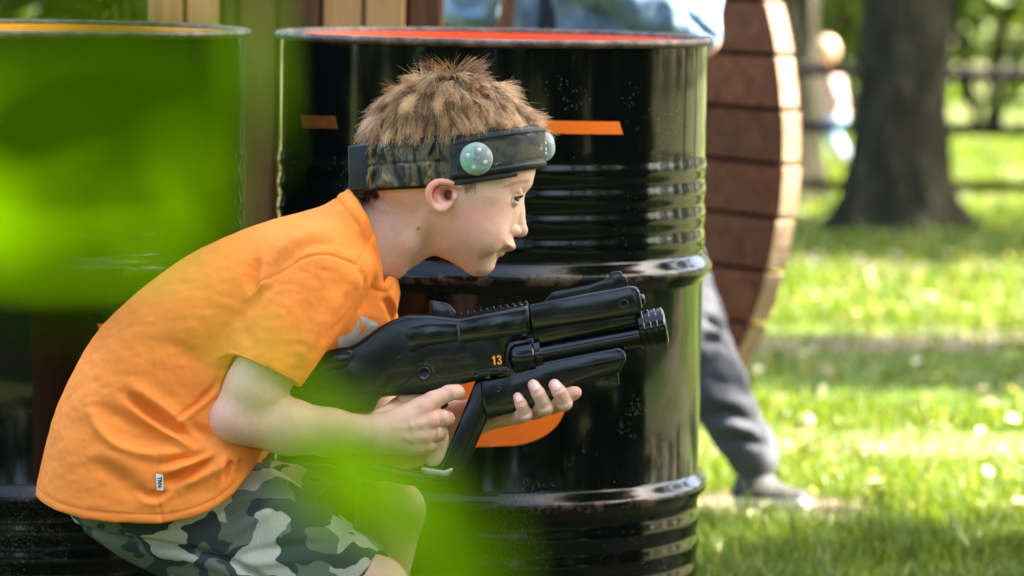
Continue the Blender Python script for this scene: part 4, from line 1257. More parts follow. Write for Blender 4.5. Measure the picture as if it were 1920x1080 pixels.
# shoulder, arm-hole, sleeve
fold([(483, 547), (510, 524), (544, 505), (588, 484), (624, 479), (653, 488), (678, 498)], 2.6, -3.4, taper=False)
fold([(478, 556), (510, 530), (544, 513)], 8, 4)
fold([(487, 545), (489, 515), (496, 482)], 11, -9)
fold([(505, 560), (502, 520), (508, 480)], 10, 4)
fold([(454, 612), (478, 580), (505, 547), (545, 492), (602, 450)], 12, -7)
fold([(520, 488), (560, 455), (612, 440), (660, 448)], 13, 5)
fold([(560, 470), (600, 458), (640, 462)], 8, -3)
fold([(678, 498), (690, 530), (676, 565), (650, 600), (620, 635)], 6, -9)
fold([(690, 510), (684, 545), (660, 585), (632, 622)], 6, 7)
fold([(702, 506), (706, 540), (694, 566), (676, 590)], 6, -9)
fold([(694, 470), (703, 510), (700, 550)], 7, 6)
fold([(683, 499), (660, 540), (632, 580), (600, 640)], 9, 5)
fold([(722, 560), (734, 580), (738, 610)], 6, -7)
fold([(728, 540), (740, 570), (744, 600)], 5, 4)
fold([(600, 560), (580, 600), (560, 650), (548, 700)], 16, -4)
fold([(640, 540), (610, 600), (590, 650), (575, 690)], 14, 4)
fold([(470, 610), (490, 640), (480, 662)], 12, -3)
# side seam and stitched edges
fold([(331, 792), (324, 830), (315, 868), (317, 910), (328, 968)], 1.8, -2.2, taper=False)
fold([(678, 498), (690, 470), (706, 438)], 2.0, -2.0, taper=False)
hem_in = [(a, b_ - 17) for a, b_ in hem_l[1:]]
fold(hem_in, 2.0, -1.8, taper=False)
fold([(452, 650), (500, 672), (562, 702)], 2.0, -1.6, taper=False)
cd_, ct_, _ = line_d([(650, 362), (690, 408), (709, 448), (717, 500), (722, 528)], X, Z)
disp += np.where(Y < 0, 2.6 * np.clip(1 - np.abs(cd_ - 9) / 9, 0, 1) ** 0.5 - 1.8 * np.exp(-((cd_ - 20) / 3) ** 2), 0) * (Y > -150)
disp += 2.2 * vnoise(Vt * 0.020, 8) * near + 1.1 * vnoise(Vt * np.array([0.05, 0.05, 0.09]), 9) * near + 0.45 * vnoise(Vt * 0.15, 10) * near
Vt = Vt + Nt * disp[:, None]
Vt = relax(Vt, Ft, 1, 0.4)
pr = np.zeros(len(Vt))
for P in ([(680, 590), (706, 602), (694, 612), (680, 606)], [(704, 602), (714, 608), (690, 630), (666, 646), (664, 640), (690, 616)], [(676, 598), (679, 618), (668, 650), (640, 652), (640, 630), (664, 622)]):
    pr = np.maximum(pr, (poly_sd(np.array(P, float), X, Z) < 0) * 1.0)
def cloth(name, col, weave=2600, extra=None, rough=0.85):
    m = M(name); co = m.coord()
    f = m.noise(co, 12, 4, 0.6); w = m.noise(co, weave, 2)
    cc = m.mix(m.math('MULTIPLY', f, 0.35), col, tuple(q * 0.72 for q in col))
    if extra: cc = m.mix(m.attr(extra).outputs['Fac'], cc, (0.46, 0.44, 0.40))
    m.set(Base_Color=cc, Roughness=rough, Specular_IOR_Level=0.2, Sheen_Weight=0.25, Sheen_Roughness=0.5)
    m.b.inputs['Sheen Tint'].default_value = tuple(min(1, q * 1.3) for q in col) + (1,)
    m.bump(w, 0.25, 0.0008); return m.m
MAT_SHIRT = cloth('orange_jersey', (0.88, 0.25, 0.042), extra='print')
tee = make('t_shirt', B.w(Vt), Ft, MAT_SHIRT, boy, attrs={'print': pr})
# stitching along the hem and sleeve
bvh_t = BVHTree.FromPolygons([tuple(v) for v in Vt], [tuple(int(i) for i in f) for f in Ft])
def on_surf(bv, X_, Z_, y0=-400):
    h_ = bv.ray_cast(Vector((X_, y0, Z_)), Vector((0, 1, 0)))
    return (np.array(h_[0]), np.array(h_[1])) if h_[0] is not None else (None, None)
mb = MB()
for line in (hem_in, [(a, b_ - 4) for a, b_ in hem_in], [(452, 650), (500, 672), (562, 702)]):
    L_ = spline(line, 30)
    s_ = np.concatenate([[0], np.cumsum(np.hypot(*np.diff(L_, axis=0).T))])
    for q in np.arange(1, s_[-1], 5.0):
        a = np.array([np.interp(q, s_, L_[:, 0]), np.interp(q, s_, L_[:, 1])]); b_ = np.array([np.interp(q + 3, s_, L_[:, 0]), np.interp(q + 3, s_, L_[:, 1])])
        pa, na = on_surf(bvh_t, *a); pb, nb = on_surf(bvh_t, *b_)
        if pa is None or pb is None or pa[1] > 0 or abs(pa[1] - pb[1]) > 8: continue
        mb.add(*tube([pa + np.array([0, 0.2, 0]), (pa + pb) / 2 + np.array([0, -0.5, 0]), pb + np.array([0, 0.2, 0])], 0.55, 4, False))
V, Fn = mb.get(); st_ = make('stitching', B.w(V), Fn, simple('thread', (0.80, 0.25, 0.04), 0.7, 0.1), tee); tag(st_, kind='stuff')
# woven side label with letters
lab_c = [(315, 876), (328, 878), (328.5, 907), (316.5, 906)]
V = []
for i in range(5):
    for j in range(9):
        a, b_ = i / 4, j / 8
        p = (1 - b_) * ((1 - a) * np.array(lab_c[0]) + a * np.array(lab_c[1])) + b_ * ((1 - a) * np.array(lab_c[3]) + a * np.array(lab_c[2]))
        q, _n = on_surf(bvh_t, *p); yy = q[1] if q is not None else -225
        V.append((p[0], yy, p[1]))
V = np.array(V); V[:, 1] = V[:, 1].min() - 0.5 + 0.35 * (V[:, 1] - V[:, 1].min())
Fn = [(i * 9 + j, i * 9 + j + 1, (i + 1) * 9 + j + 1, (i + 1) * 9 + j) for i in range(4) for j in range(8)]
V2 = V + np.array([0, 1.6, 0]); n0 = len(V)
Fb = [tuple(q + n0 for q in f[::-1]) for f in Fn]
make('label_tag', B.w(np.concatenate([V, V2])), Fn + Fb, simple('label_white', (0.78, 0.78, 0.76), 0.7, 0.05), tee)
def text_geo(s, size, bold=0.0, xs=1.0, depth=0.01):
    cu = bpy.data.curves.new('txt', 'FONT'); cu.body = s; cu.size = size; cu.extrude = depth; cu.offset = bold
    cu.align_x = 'CENTER'; cu.align_y = 'CENTER'; cu.resolution_u = 3
    o = bpy.data.objects.new('txt', cu); COL.objects.link(o)
    dg = bpy.context.evaluated_depsgraph_get(); me = o.evaluated_get(dg).to_mesh()
    V = np.array([v.co[:] for v in me.vertices]); F = [list(p.vertices) for p in me.polygons]
    o.evaluated_get(dg).to_mesh_clear(); bpy.data.objects.remove(o); bpy.data.curves.remove(cu)
    V[:, 0] *= xs
    return V, F
def place_text(V, org, ang, out=(0, -1, 0)):
    """letters standing on the plane facing the lens: x along the angle (frame, z is downwards)"""
    ca, sa = math.cos(ang), math.sin(ang)
    return np.array(org) + np.outer(V[:, 0], [ca, 0, sa]) + np.outer(V[:, 1], [sa, 0, -ca]) + np.outer(V[:, 2], out)
MAT_INK = simple('black_ink', (0.012, 0.012, 0.014), 0.6, 0.1)
V, Fn = text_geo('TRN', 10.5, 0.35, 0.95, 0.3)
make('lettering', B.w(place_text(V, (322, V2[:, 1].min() - 2.2, 891.5), math.pi / 2 - 0.06)), Fn, MAT_INK, tee, smooth=False)

# ------------------------------------------------------------------ camouflage shorts
shorts = Sdf()
hips = chaikin(np.array([(118, 900), (124, 944), (150, 987), (186, 1014), (239, 1046), (300, 1075), (360, 1090), (430, 1080), (500, 1000), (492, 880), (400, 820), (200, 820), (130, 860)]), 1)
shorts.inflate(hips, 0, 182, 120, k=4, p=2.4)
thigh = chaikin(np.array([(150, 950), (200, 1024), (284, 1070), (350, 1110), (430, 1150), (560, 1200), (680, 1190), (740, 1120), (740, 1046), (712, 1022), (655, 978), (613, 950), (571, 919), (534, 890), (484, 866), (400, 850), (200, 870)]), 1)
thigh = np.array([c(a, b_, -100)[::2] for a, b_ in thigh])
shorts.inflate(thigh, -92, lambda x, z: np.interp(x + 0.5 * (z - 940), [390, 520], [66, 96]), 92, k=22, p=2.2)
EN, EQ = np.array([0.86, 0, 0.52]), np.array([716, -100, 1052.0])
EN = EN / np.linalg.norm(EN)
EN = np.array([0.90, 0.0, 0.10]); EN /= np.linalg.norm(EN)
cuff_line = np.array([(0, 700), (712, 700), (712, 1022), (727, 1041), (724, 1052), (705, 1085), (672, 1160), (640, 1300), (0, 1300)], float)
cuff_line = np.array([c(a, b_, -100)[::2] for a, b_ in cuff_line])
shorts.cut2d(cuff_line, 'i', 2)
shorts.cone(c(640, 1080, -105), np.array([KN_R[0] + 60, KN_R[1], KN_R[2] + 20]), 68, 72, op='s', k=2)
KE = np.array([0.95, 0.1, 0.05]); KE /= np.linalg.norm(KE)
shorts.cone((300, 955, 95), np.array(c(680, 950, 125)), 112, 74, k=26, clip=(np.array(c(662, 950, 125)), KE))
shorts.cone(c(620, 950, 122), c(760, 945, 126), 64, 66, op='s', k=2)
Vs_, Fs_ = shorts.mesh((100, -230, 805), (760, 230, 1215), 3.0)
Ns_ = vnormals(Vs_, Fs_)
X, Y, Z = Vs_.T
near = np.clip(-Ns_[:, 1] * 1.6 + 0.3, 0, 1); disp = np.zeros(len(Vs_))
fold([(150, 985), (230, 1000), (330, 1012), (420, 1030), (480, 1056), (530, 1090)], 6, -9, taper=False)
fold([(240, 1018), (330, 1030), (420, 1050), (480, 1080)], 10, 5)
fold([(400, 985), (440, 962), (490, 930), (540, 905)], 10, -7)
fold([(420, 1000), (470, 975), (520, 945), (566, 924)], 12, 5)
fold([(430, 1035), (500, 1020), (570, 1010), (640, 1000)], 9, -4)
fold([(440, 1050), (510, 1042), (600, 1035)], 9, 4)
fold([(340, 975), (390, 965), (440, 935)], 9, -5)
fold([(705, 1018), (716, 1042), (700, 1072), (680, 1110)], 2.2, -2.6, taper=False)
fold([(700, 1016), (706, 1040), (690, 1070), (670, 1108)], 2.2, -1.2, taper=False)
disp += 2.0 * vnoise(Vs_ * 0.02, 21) * near
Vs_ = relax(Vs_ + Ns_ * disp[:, None], Fs_, 1, 0.4)
def camo(name, scale, cols, kind='cloth', stretch=(1, 1, 1.35)):
    m = M(name); co = m.coord(stretch, rot=(0, 0.5, 0))
    d = m.n('ShaderNodeTexNoise'); m.l(co, d.inputs['Vector']); d.inputs['Scale'].default_value = scale * 1.6; d.inputs['Detail'].default_value = 1.5
    ad = m.n('ShaderNodeVectorMath', operation='MULTIPLY_ADD'); m.l(d.outputs['Color'], ad.inputs[0]); ad.inputs[1].default_value = (0.045,) * 3; m.l(co, ad.inputs[2])
    def layer(off, thr, sc):
        mp = m.n('ShaderNodeMapping'); mp.inputs['Location'].default_value = off; m.l(ad.outputs[0], mp.inputs[0])
        f = m.noise(mp.outputs[0], sc, 0.6, 0.4)
        return m.ramp(f, [(thr, 0.0), (thr + 0.006, 1.0)])
    cc = m.mix(layer((0, 0, 0), 0.535, scale), cols[0], cols[1])
    cc = m.mix(layer((3, 1, 2), 0.555, scale * 1.15), cc, cols[2])
    cc = m.mix(layer((7, 4, 9), 0.60, scale * 1.5), cc, cols[1])
    hea = m.noise(m.coord((1, 1, 0.05), rot=(0, 0.7, 0)), 900, 3, 0.6)
    cc = m.mix(m.math('MULTIPLY', hea, 0.5), cc, tuple(q * 0.45 for q in cols[0]))
    m.set(Base_Color=cc, Roughness=0.9, Specular_IOR_Level=0.15)
    m.bump(m.noise(m.coord(), 2400, 2), 0.3, 0.0008); return m.m
MAT_CAMO = camo('camouflage_jersey', 16.5, [(0.135, 0.165, 0.125), (0.026, 0.042, 0.052), (0.50, 0.50, 0.40)])
make('shorts', B.w(Vs_), Fs_, MAT_CAMO, boy)

# ------------------------------------------------------------------ shoes (below the picture's lower edge)
MAT_SHOE = simple('dark_canvas_shoe', (0.04, 0.045, 0.06), 0.7, 0.3, 60)
MAT_SOLE = simple('white_rubber', (0.65, 0.64, 0.6), 0.6, 0.1)
for AN, hd in ((AN_R, 0.0), (AN_L, 0.0)):
    sh_ = Sdf(); gz_ = B.gz(AN[0], AN[1])
    sh_.cone(np.array([AN[0] - 12, AN[1], AN[2] + 20]), np.array([AN[0] - 10, AN[1], gz_ - 40]), 40, 42, k=16)
    sh_.cone(np.array([AN[0] - 20, AN[1], gz_ - 36]), np.array([AN[0] + 140, AN[1], gz_ - 26]), 40, 28, k=24, sy=1.15)
    def flat(x, y, z, q=gz_): return z - q + 0 * x + 0 * y
    sh_.add(flat, (-1e5,) * 3, (1e5,) * 3, 'i', 3)
    V, Fn = sh_.mesh((AN[0] - 90, AN[1] - 70, AN[2] - 40), (AN[0] + 190, AN[1] + 70, gz_ + 12), 5.0)
    sl = (V[Fn].mean(1)[:, 2] > gz_ - 14).astype(int)
    make('shoe', B.w(V), Fn, [MAT_SHOE, MAT_SOLE], boy, slots=sl)
# ------------------------------------------------------------------ toy rifle
def rifle_mat():
    m = M('black_polymer'); co = m.coord()
    f = m.noise(co, 30, 5, 0.65); g = m.noise(co, 1500, 2)
    m.set(Base_Color=m.ramp(f, [(0.35, (0.0015, 0.0028, 0.0028)), (0.75, (0.004, 0.006, 0.006))]), Roughness=m.ramp(f, [(0.3, 0.14), (0.7, 0.26)]), Specular_IOR_Level=0.27, Coat_Weight=0.35, Coat_Roughness=0.08)
    m.bump(g, 0.10, 0.0006); return m.m
MAT_GUN = rifle_mat()
MAT_STEEL = simple('brushed_steel', (0.55, 0.56, 0.53), 0.3, 0.15, 60, metal=1.0)
MAT_TAN = simple('tan_grip', (0.62, 0.43, 0.27), 0.5, 0.12, 60)
GY = -104.0
def G(l): return [tuple(c(a, b, GY)[[0, 2]]) for a, b in l]
rifle = thing('toy_rifle', B.w(np.array(c(880, 680, GY))), 'black toy rifle with a ribbed muzzle held by the crouching boy', 'toy gun')
def gpart(name, l, half, bev, mat=None, seg=3, yc=0.0, parent=None, smooth_pts=0):
    P = G(l)
    if smooth_pts: P = chaikin(P, smooth_pts)
    V, F = prism(P, GY + yc - half, GY + yc + half, bev, seg)
    o = make(name, B.w(V), F, mat or MAT_GUN, parent or rifle); sharp(o, 40); return o
stock = gpart('stock', [(548, 700), (578, 680), (612, 657), (640, 651), (660, 649), (676, 639), (708, 615), (733, 601), (765, 589.5), (806, 589.5), (862, 596), (992, 571), (996, 612), (997, 624), (966, 630), (951, 648), (946, 672), (950, 700), (905, 712), (892, 714), (850, 724), (800, 738), (752, 741), (713, 744), (706, 760), (699, 773), (636, 773), (588, 763), (545, 740)], 34, 8)
gpart('side_plate', [(862, 601), (988, 578), (990, 625), (862, 644)], 36.5, 2.5, seg=2, parent=stock)
gpart('cheek_plate', [(760, 616), (800, 606), (858, 606), (860, 640), (800, 648), (770, 662)], 36, 2.5, seg=2, parent=stock)
gpart('butt_plate', [(600, 668), (655, 654), (668, 664), (650, 690), (606, 700)], 36.5, 3, seg=2, parent=stock)
# raised moulding line along the lower edge, looping over the round boss
mold = spline([(646, 739), (690, 733), (735, 725), (757, 719), (769, 709), (778, 694), (786, 685), (797, 682), (809, 687), (815, 699), (829, 707), (860, 703), (900, 695), (922, 690)], 5)
for s in (-1, 1):
    make('moulding', B.w(tube([c(a, b, GY)+np.array([0, s * 34.2, 0]) for a, b in mold], 1.5, 6)[0]), tube([(a, 0, b) for a, b in mold], 1.5, 6)[1], MAT_GUN, stock)
    make('round_boss', B.w(lathe(c(796, 700, GY) + np.array([0, s * 32, 0]), (0, s, 0), [(0, 13), (4, 13), (5.2, 11.8), (5.2, 9.8), (3.6, 8.8), (3.6, 0.01)], 32)[0]), lathe((0, 0, 0), (0, 1, 0), [(0, 13), (4, 13), (5.2, 11.8), (5.2, 9.8), (3.6, 8.8), (3.6, 0.01)], 32)[1], MAT_GUN, stock)
    m2 = spline([(752, 668), (728, 684), (705, 704), (690, 722)], 4)
    make('moulding', B.w(tube([c(a, b, GY)+np.array([0, s * 34.0, 0]) for a, b in m2], 1.3, 6)[0]), tube([(a, 0, b) for a, b in m2], 1.3, 6)[1], MAT_GUN, stock)
# rear sight, rail with teeth
gpart('rear_sight', [(806, 609), (805, 566), (808, 562), (815, 564), (836, 567), (846, 574), (854, 584), (856, 609)], 15, 2.5)
gpart('rail', [(856, 592), (990, 568), (992, 577), (857, 602)], 15, 1.5, seg=1)
for k in range(11):
    px = 860 + k * 12.2; py = 590.5 - k * 2.2
    gpart('rail_tooth', [(px, py - 3.5), (px + 6.2, py - 4.6), (px + 7.2, py + 5), (px + 1, py + 6)], 17, 0.8, seg=1)
# barrel shroud, front sight
gpart('barrel_shroud', [(990, 571), (1060, 558), (1178, 536), (1190, 536), (1198, 544), (1204, 578), (1198, 590), (1100, 604), (996, 619)], 30, 6)
gpart('front_sight', [(1018, 568), (1034, 549), (1042, 546), (1106, 535), (1136, 523), (1141, 520), (1145, 510), (1163, 508), (1167, 516), (1175, 520), (1178, 540), (1100, 553)], 9, 2)
for s in (-1, 1):
    V, F = lathe(c(1169, 570.5, GY) + np.array([0, s * 29.6, 0]), (0, s, 0), [(0.6, 9), (1.6, 8.2), (1.4, 6.8), (-1.5, 6.2), (-3, 0.01)], 28, cap=False)
    make('sight_pin', B.w(V), F, MAT_GUN, rifle)
V, F = lathe(c(1203, 561, GY), (1, 0, -0.18), [(-4, 10), (3, 10), (5.5, 7), (6, 0.01)], 24); make('front_cap', B.w(V), F, MAT_GUN, rifle)
ax = np.array([1.0, 0, -0.186]); ax /= np.linalg.norm(ax)
def gl(name, px, py, prof, n=48, parent=None, yc=0.0):
    V, F = lathe(c(px, py, GY) + np.array([0, yc, 0]), ax, prof, n)
    o = make(name, B.w(V), F, MAT_GUN, parent or rifle); sharp(o, 30); return o
gl('launch_tube', 1000, 667, [(0, 19.5), (186, 19.5), (196, 20), (212, 20)])
gl('collar', 957, 675, [(-11, 15), (-3, 24), (4, 33), (12, 36.5), (43, 36.5), (45, 35), (46, 30)])
gl('collar_ring', 1003.5, 666, [(-1, 30), (0, 33.5), (10, 33.5), (12.5, 31), (12.5, 19)])
prof = [(0, 22), (1, 32), (3, 35)]
for k in range(4): prof += [(3 + k * 12.2, 35.2), (11 + k * 12.2, 36.4), (12.4 + k * 12.2, 35.4), (12.9 + k * 12.2, 32.8), (14.2 + k * 12.2, 32.8), (14.8 + k * 12.2, 35.2)]
prof = prof[:-3] + [(46, 35.8), (50, 33), (52.5, 28), (52.5, 21), (44, 19), (30, 18), (30, 0.01)]
gl('muzzle', 1196.5, 620.5, prof, 56)
gpart('barrel_bridge', [(985, 606), (1196, 582), (1194, 606), (1080, 630), (990, 650)], 15, 3)
gpart('receiver_block', [(940, 640), (1000, 632), (1008, 690), (1000, 706), (930, 716)], 24, 4)
# fore-end under the tube, with its raised lower edge
fore = gpart('fore_end', [(900, 712), (960, 700), (1000, 684), (1018, 678), (1100, 662), (1160, 650), (1170, 656), (1174, 673), (1160, 700), (1104, 712), (1070, 722), (1038, 752), (1010, 762), (972, 770), (912, 786), (905, 760)], 27, 6)
gpart('fore_edge', [(1018, 699), (1172, 667.5), (1173, 671), (1019, 703.5)], 30, 1.5, seg=2, parent=fore)
gpart('sling_mount', [(1116, 690), (1158, 682), (1161, 722), (1150, 729), (1128, 731), (1117, 722)], 10, 2.5)
V, F = lathe(c(1139, 714, GY) + np.array([0, -9.5, 0]), (0, -1, 0), [(0, 5.5), (1.5, 5.2), (2, 4), (1, 3.4), (1, 0.01)], 20); make('screw', B.w(V), F, MAT_GUN, rifle)
for px, py in ((983, 625), (915, 705), (934, 730), (893, 702)):
    V, F = lathe(c(px, py, GY) + np.array([0, -33.6, 0]), (0, -1, 0), [(0, 5.6), (1.6, 5.2), (2.2, 4), (1.3, 3.2), (1.3, 0.01)], 20); make('screw', B.w(V), F, MAT_GUN, rifle)
V, F = prism(G([(918, 690), (950, 686), (957, 694), (944, 702), (922, 704)]), GY - 38.5, GY - 30, 2, 2); make('latch', B.w(V), F, MAT_GUN, rifle)
# slanting front strut of the grip frame, bottom bar, grip and steel foot
gpart('frame_strut', [(892, 713), (950, 703), (936, 735), (921, 770), (876, 874), (862, 898), (848, 905), (806, 905), (828, 871)], 19, 5)
gpart('frame_bar', [(640, 850), (700, 866), (780, 884), (848, 890), (850, 904), (838, 913), (790, 913), (690, 896), (630, 876)], 19, 5)
gpart('pistol_grip', [(742, 738), (800, 728), (824, 770), (840, 800), (843, 830), (836, 856), (824, 874), (800, 874), (780, 830), (760, 780)], 20, 9, mat=MAT_TAN)
gpart('steel_foot', [(790, 873), (796, 875), (833, 881), (848, 875), (851, 882), (839, 894), (796, 888), (789, 880)], 26, 2.5, mat=MAT_STEEL)
gpart('trigger', [(812, 736), (826, 734), (832, 750), (842, 757), (838, 764), (822, 770), (812, 766)], 8, 2.5)
# number and moulded word on the near side
def strokes(lines, w, depth):
    mb_ = MB()
    for L_ in lines:
        L_ = np.array(L_, float)
        for a, b_ in zip(L_[:-1], L_[1:]):
            d_ = (b_ - a) / np.linalg.norm(b_ - a); n_ = np.array([-d_[1], d_[0]]) * w / 2; a2, b2_ = a - d_ * w * 0.3, b_ + d_ * w * 0.3
            q = [a2 + n_, a2 - n_, b2_ - n_, b2_ + n_]
            mb_.add([(p_[0], p_[1], 0) for p_ in q] + [(p_[0], p_[1], depth) for p_ in q], [(0, 1, 2, 3), (7, 6, 5, 4), (0, 4, 5, 1), (1, 5, 6, 2), (2, 6, 7, 3), (3, 7, 4, 0)])
    return mb_.get()
V, F = strokes([[(-5.2, -7.2), (-5.2, 7.4)], [(-6.2, 5.6), (-8.0, 4.2)], [(1.2, 5.2), (1.6, 6.8), (3.6, 7.6), (5.8, 6.8), (6.2, 4.2), (5.2, 1.2), (3.4, 0.4)], [(5.2, 0.0), (6.5, -2.2), (6.2, -5.8), (4.0, -7.4), (1.8, -6.6), (1.2, -4.4)]], 3.0, 0.7)
make('number', B.w(place_text(V, c(932.5, 674.5, GY) + np.array([0, -34.9, 0]), -0.10)), F, simple('orange_ink', (0.85, 0.30, 0.02), 0.5, 0.1), rifle, smooth=False)
V, F = text_geo('FALCON', 15, 0.0, 1.28, 0.9)
make('lettering', B.w(place_text(V, c(869, 672, GY) + np.array([0, -34.2, 0]), -0.17)), F, MAT_GUN, rifle, smooth=False)

# ------------------------------------------------------------------ sensor headband
def camo_band():
    m = M('camouflage_webbing'); co = m.coord((1.3, 1, 0.45)); f = m.noise(co, 55, 3, 0.55, 0.8); g = m.noise(co, 120, 2, 0.5)
    cc = m.ramp(f, [(0.0, (0.012, 0.013, 0.010)), (0.44, (0.012, 0.013, 0.010)), (0.46, (0.075, 0.066, 0.034)), (0.58, (0.085, 0.072, 0.038)), (0.60, (0.22, 0.165, 0.055)), (1, (0.30, 0.23, 0.08))])
    m.set(Base_Color=cc, Roughness=0.5, Specular_IOR_Level=0.35, Sheen_Weight=0.1)
    m.bump(m.noise(co, 1800, 2), 0.3, 0.0006); return m.m
def camo_pad():
    m = M('camouflage_cordura'); co = m.coord(); f = m.noise(co, 48, 3.5, 0.6, 0.3)
    cc = m.ramp(f, [(0.0, (0.028, 0.034, 0.030)), (0.40, (0.030, 0.036, 0.032)), (0.48, (0.062, 0.058, 0.040)), (0.625, (0.070, 0.064, 0.042)), (0.635, (0.33, 0.26, 0.11)), (1, (0.36, 0.29, 0.13))])
    m.set(Base_Color=cc, Roughness=0.75, Specular_IOR_Level=0.25)
    m.bump(m.noise(m.coord((1, 1, 3)), 1300, 2), 0.35, 0.0008); return m.m
MAT_WEB, MAT_PAD = camo_band(), camo_pad()
MAT_BLK = simple('black_nylon', (0.008, 0.010, 0.012), 0.5, 0.25, 80, bump=0.3, bscale=1500)
MAT_BOX = simple('black_plastic_box', (0.006, 0.009, 0.013), 0.35, 0.15, 50, bump=0.1, bscale=1200)
MAT_GREENPCB = simple('green_board', (0.02, 0.33, 0.15), 0.4, 0.2, 80)
MAT_LED = simple('white_chip', (0.80, 0.82, 0.78), 0.4, 0.05)
def dome_mat():
    m = M('frosted_dome'); co = m.coord(); f = m.noise(co, 130, 3)
    gl_ = m.n('ShaderNodeBsdfTransparent'); gl_.inputs[0].default_value = (0.93, 1.0, 0.97, 1)
    m.set(Base_Color=(0.56, 0.66, 0.62), Roughness=0.16, Specular_IOR_Level=0.6, Subsurface_Weight=0.0)
    lw = m.n('ShaderNodeLayerWeight'); lw.inputs['Blend'].default_value = 0.35
    fac = m.math('ADD', m.math('MULTIPLY', lw.outputs['Facing'], 0.60), m.math('ADD', 0.24, m.math('MULTIPLY', f, 0.12)))
    mx = m.n('ShaderNodeMixShader'); m.l(fac, mx.inputs[0]); m.l(gl_.outputs[0], mx.inputs[1]); m.l(m.b.outputs[0], mx.inputs[2])
    m.l(mx.outputs[0], m.out.inputs[0]); return m.m
MAT_DOME = dome_mat()
headband = thing('sensor_headband', B.w(np.array(c(853, 305, 0))), 'camouflage sensor headband with pale domes round the boy\'s head', 'headband')
HC = 852.0
bvh_b = BVHTree.FromPolygons([tuple(v) for v in Vp], [tuple(int(i) for i in f) for f in Fq])
RT = np.linspace(-math.pi, math.pi, 241)
def head_r(t):
    d = np.array([math.cos(t), math.sin(t), 0.0]); best = 0
    for v in (-38, -20, 0, 18):
        o = np.array([HC, 0, 0.0]); o[2] = np.interp(HC + 150 * math.cos(t), [640, 700, 830, 860, 940, 1012, 1050], [313, 313, 306.5, 301, 289, 277, 270]) + v
        h_ = bvh_b.ray_cast(Vector(o + d * 320), Vector(-d))
        if h_[0] is not None: best = max(best, 320 - h_[3])
    return best
RR = np.array([head_r(t) for t in RT]); RR = np.clip(RR, 90, 175)
kk = np.exp(-(np.arange(-9, 10) / 5.0) ** 2); kk /= kk.sum()
RR = np.convolve(np.concatenate([RR[-10:-1], RR, RR[1:10]]), kk, 'valid')
def ring_r(th):
    return np.interp((th + math.pi) % (2 * math.pi) - math.pi, RT, RR)
def bandz(X): return np.interp(X, [640, 700, 830, 860, 940, 1012, 1050], [313, 313, 306.5, 301, 289, 277, 270])
def ring_surf(th, off, v, hh):
    """v in -1..1 down the band"""
    R_ = ring_r(th) + off; X_ = HC + R_ * np.cos(th); Y_ = R_ * np.sin(th)
    return np.stack([X_, Y_, bandz(X_) + v * hh], -1)
def strap(name, t0, t1, nt, hh, base, thick, mat, parent, ruch=None, nv=14, vlo=-1, vhi=1):
    th = np.linspace(t0, t1, nt); v = np.linspace(vlo, vhi, nv)
    TH, VV = np.meshgrid(th, v, indexing='ij')
    vm = (VV - vlo) / (vhi - vlo) * 2 - 1
    o = base + thick * (1 - np.abs(vm) ** 8)
    h2 = hh if not callable(hh) else hh(TH)
    if ruch is not None: o = o + ruch(TH, VV)
    Vo = ring_surf(TH, o, VV, h2).reshape(-1, 3); Vi = ring_surf(TH, np.full_like(TH, base - 1.5), VV, h2).reshape(-1, 3)
    n0 = len(Vo); V = np.concatenate([Vo, Vi]); F = []
    for i in range(nt - 1):
        for j in range(nv - 1):
            a = i * nv + j
            F.append((a, a + 1, a + nv + 1, a + nv)); F.append((n0 + a, n0 + a + nv, n0 + a + nv + 1, n0 + a + 1))
    for i in range(nt - 1):
        a, b_ = i * nv, i * nv + nv - 1
        F.append((a, a + nv, n0 + a + nv, n0 + a)); F.append((b_, n0 + b_, n0 + b_ + nv, b_ + nv))
    for j in range(nv - 1):
        a, b_ = j, (nt - 1) * nv + j
        F.append((a, n0 + a, n0 + a + 1, a + 1)); F.append((b_, b_ + 1, n0 + b_ + 1, n0 + b_))
    return make(name, B.w(V), F, mat, parent)
# theta: pi = back of the head, -pi/2 = near side, 0 = forehead
_tn = np.linspace(-math.pi + 0.001, -0.001, 400); _xn = HC + ring_r(_tn) * np.cos(_tn)
def th_of(X): return float(np.interp(X, _xn, _tn))
def ruch(TH, VV):
    q = np.stack([TH.ravel() * 21 + 3 * VV.ravel() * np.sin(TH.ravel() * 9), np.sign(VV.ravel()) * 3.3 + VV.ravel() * 1.2, 0 * TH.ravel()], 1)
    n_ = vnoise(q, 31).reshape(TH.shape); q[:, 0] *= 2.1
    n2 = vnoise(q, 33).reshape(TH.shape)
    env = np.clip(1 - np.abs(np.abs(VV) - 0.5) * 2, 0, 1) ** 0.35
    return (8.0 * np.abs(n_) ** 0.8 * np.sign(n_) + 3.4 * n2 + 2.0) * env - 3.5 * np.exp(-(VV / 0.07) ** 2)
for s in (-1, 1):
    t0, t1 = -math.pi + 0.12, th_of(832)
    if s > 0: t0, t1 = -t1, -t0
    strap('elastic_band', t0, t1, 150, 43, 6, 2.5, MAT_WEB, headband, ruch, 40)
t0, t1 = th_of(828), th_of(872)
strap('tab', t0, t1, 30, lambda T: 43 - 0 * T, 5, 3.0, MAT_WEB, headband, lambda T, V_: 0.8 * vnoise(np.stack([T.ravel() * 60, V_.ravel() * 9, 0 * T.ravel()], 1), 3).reshape(T.shape), 20)
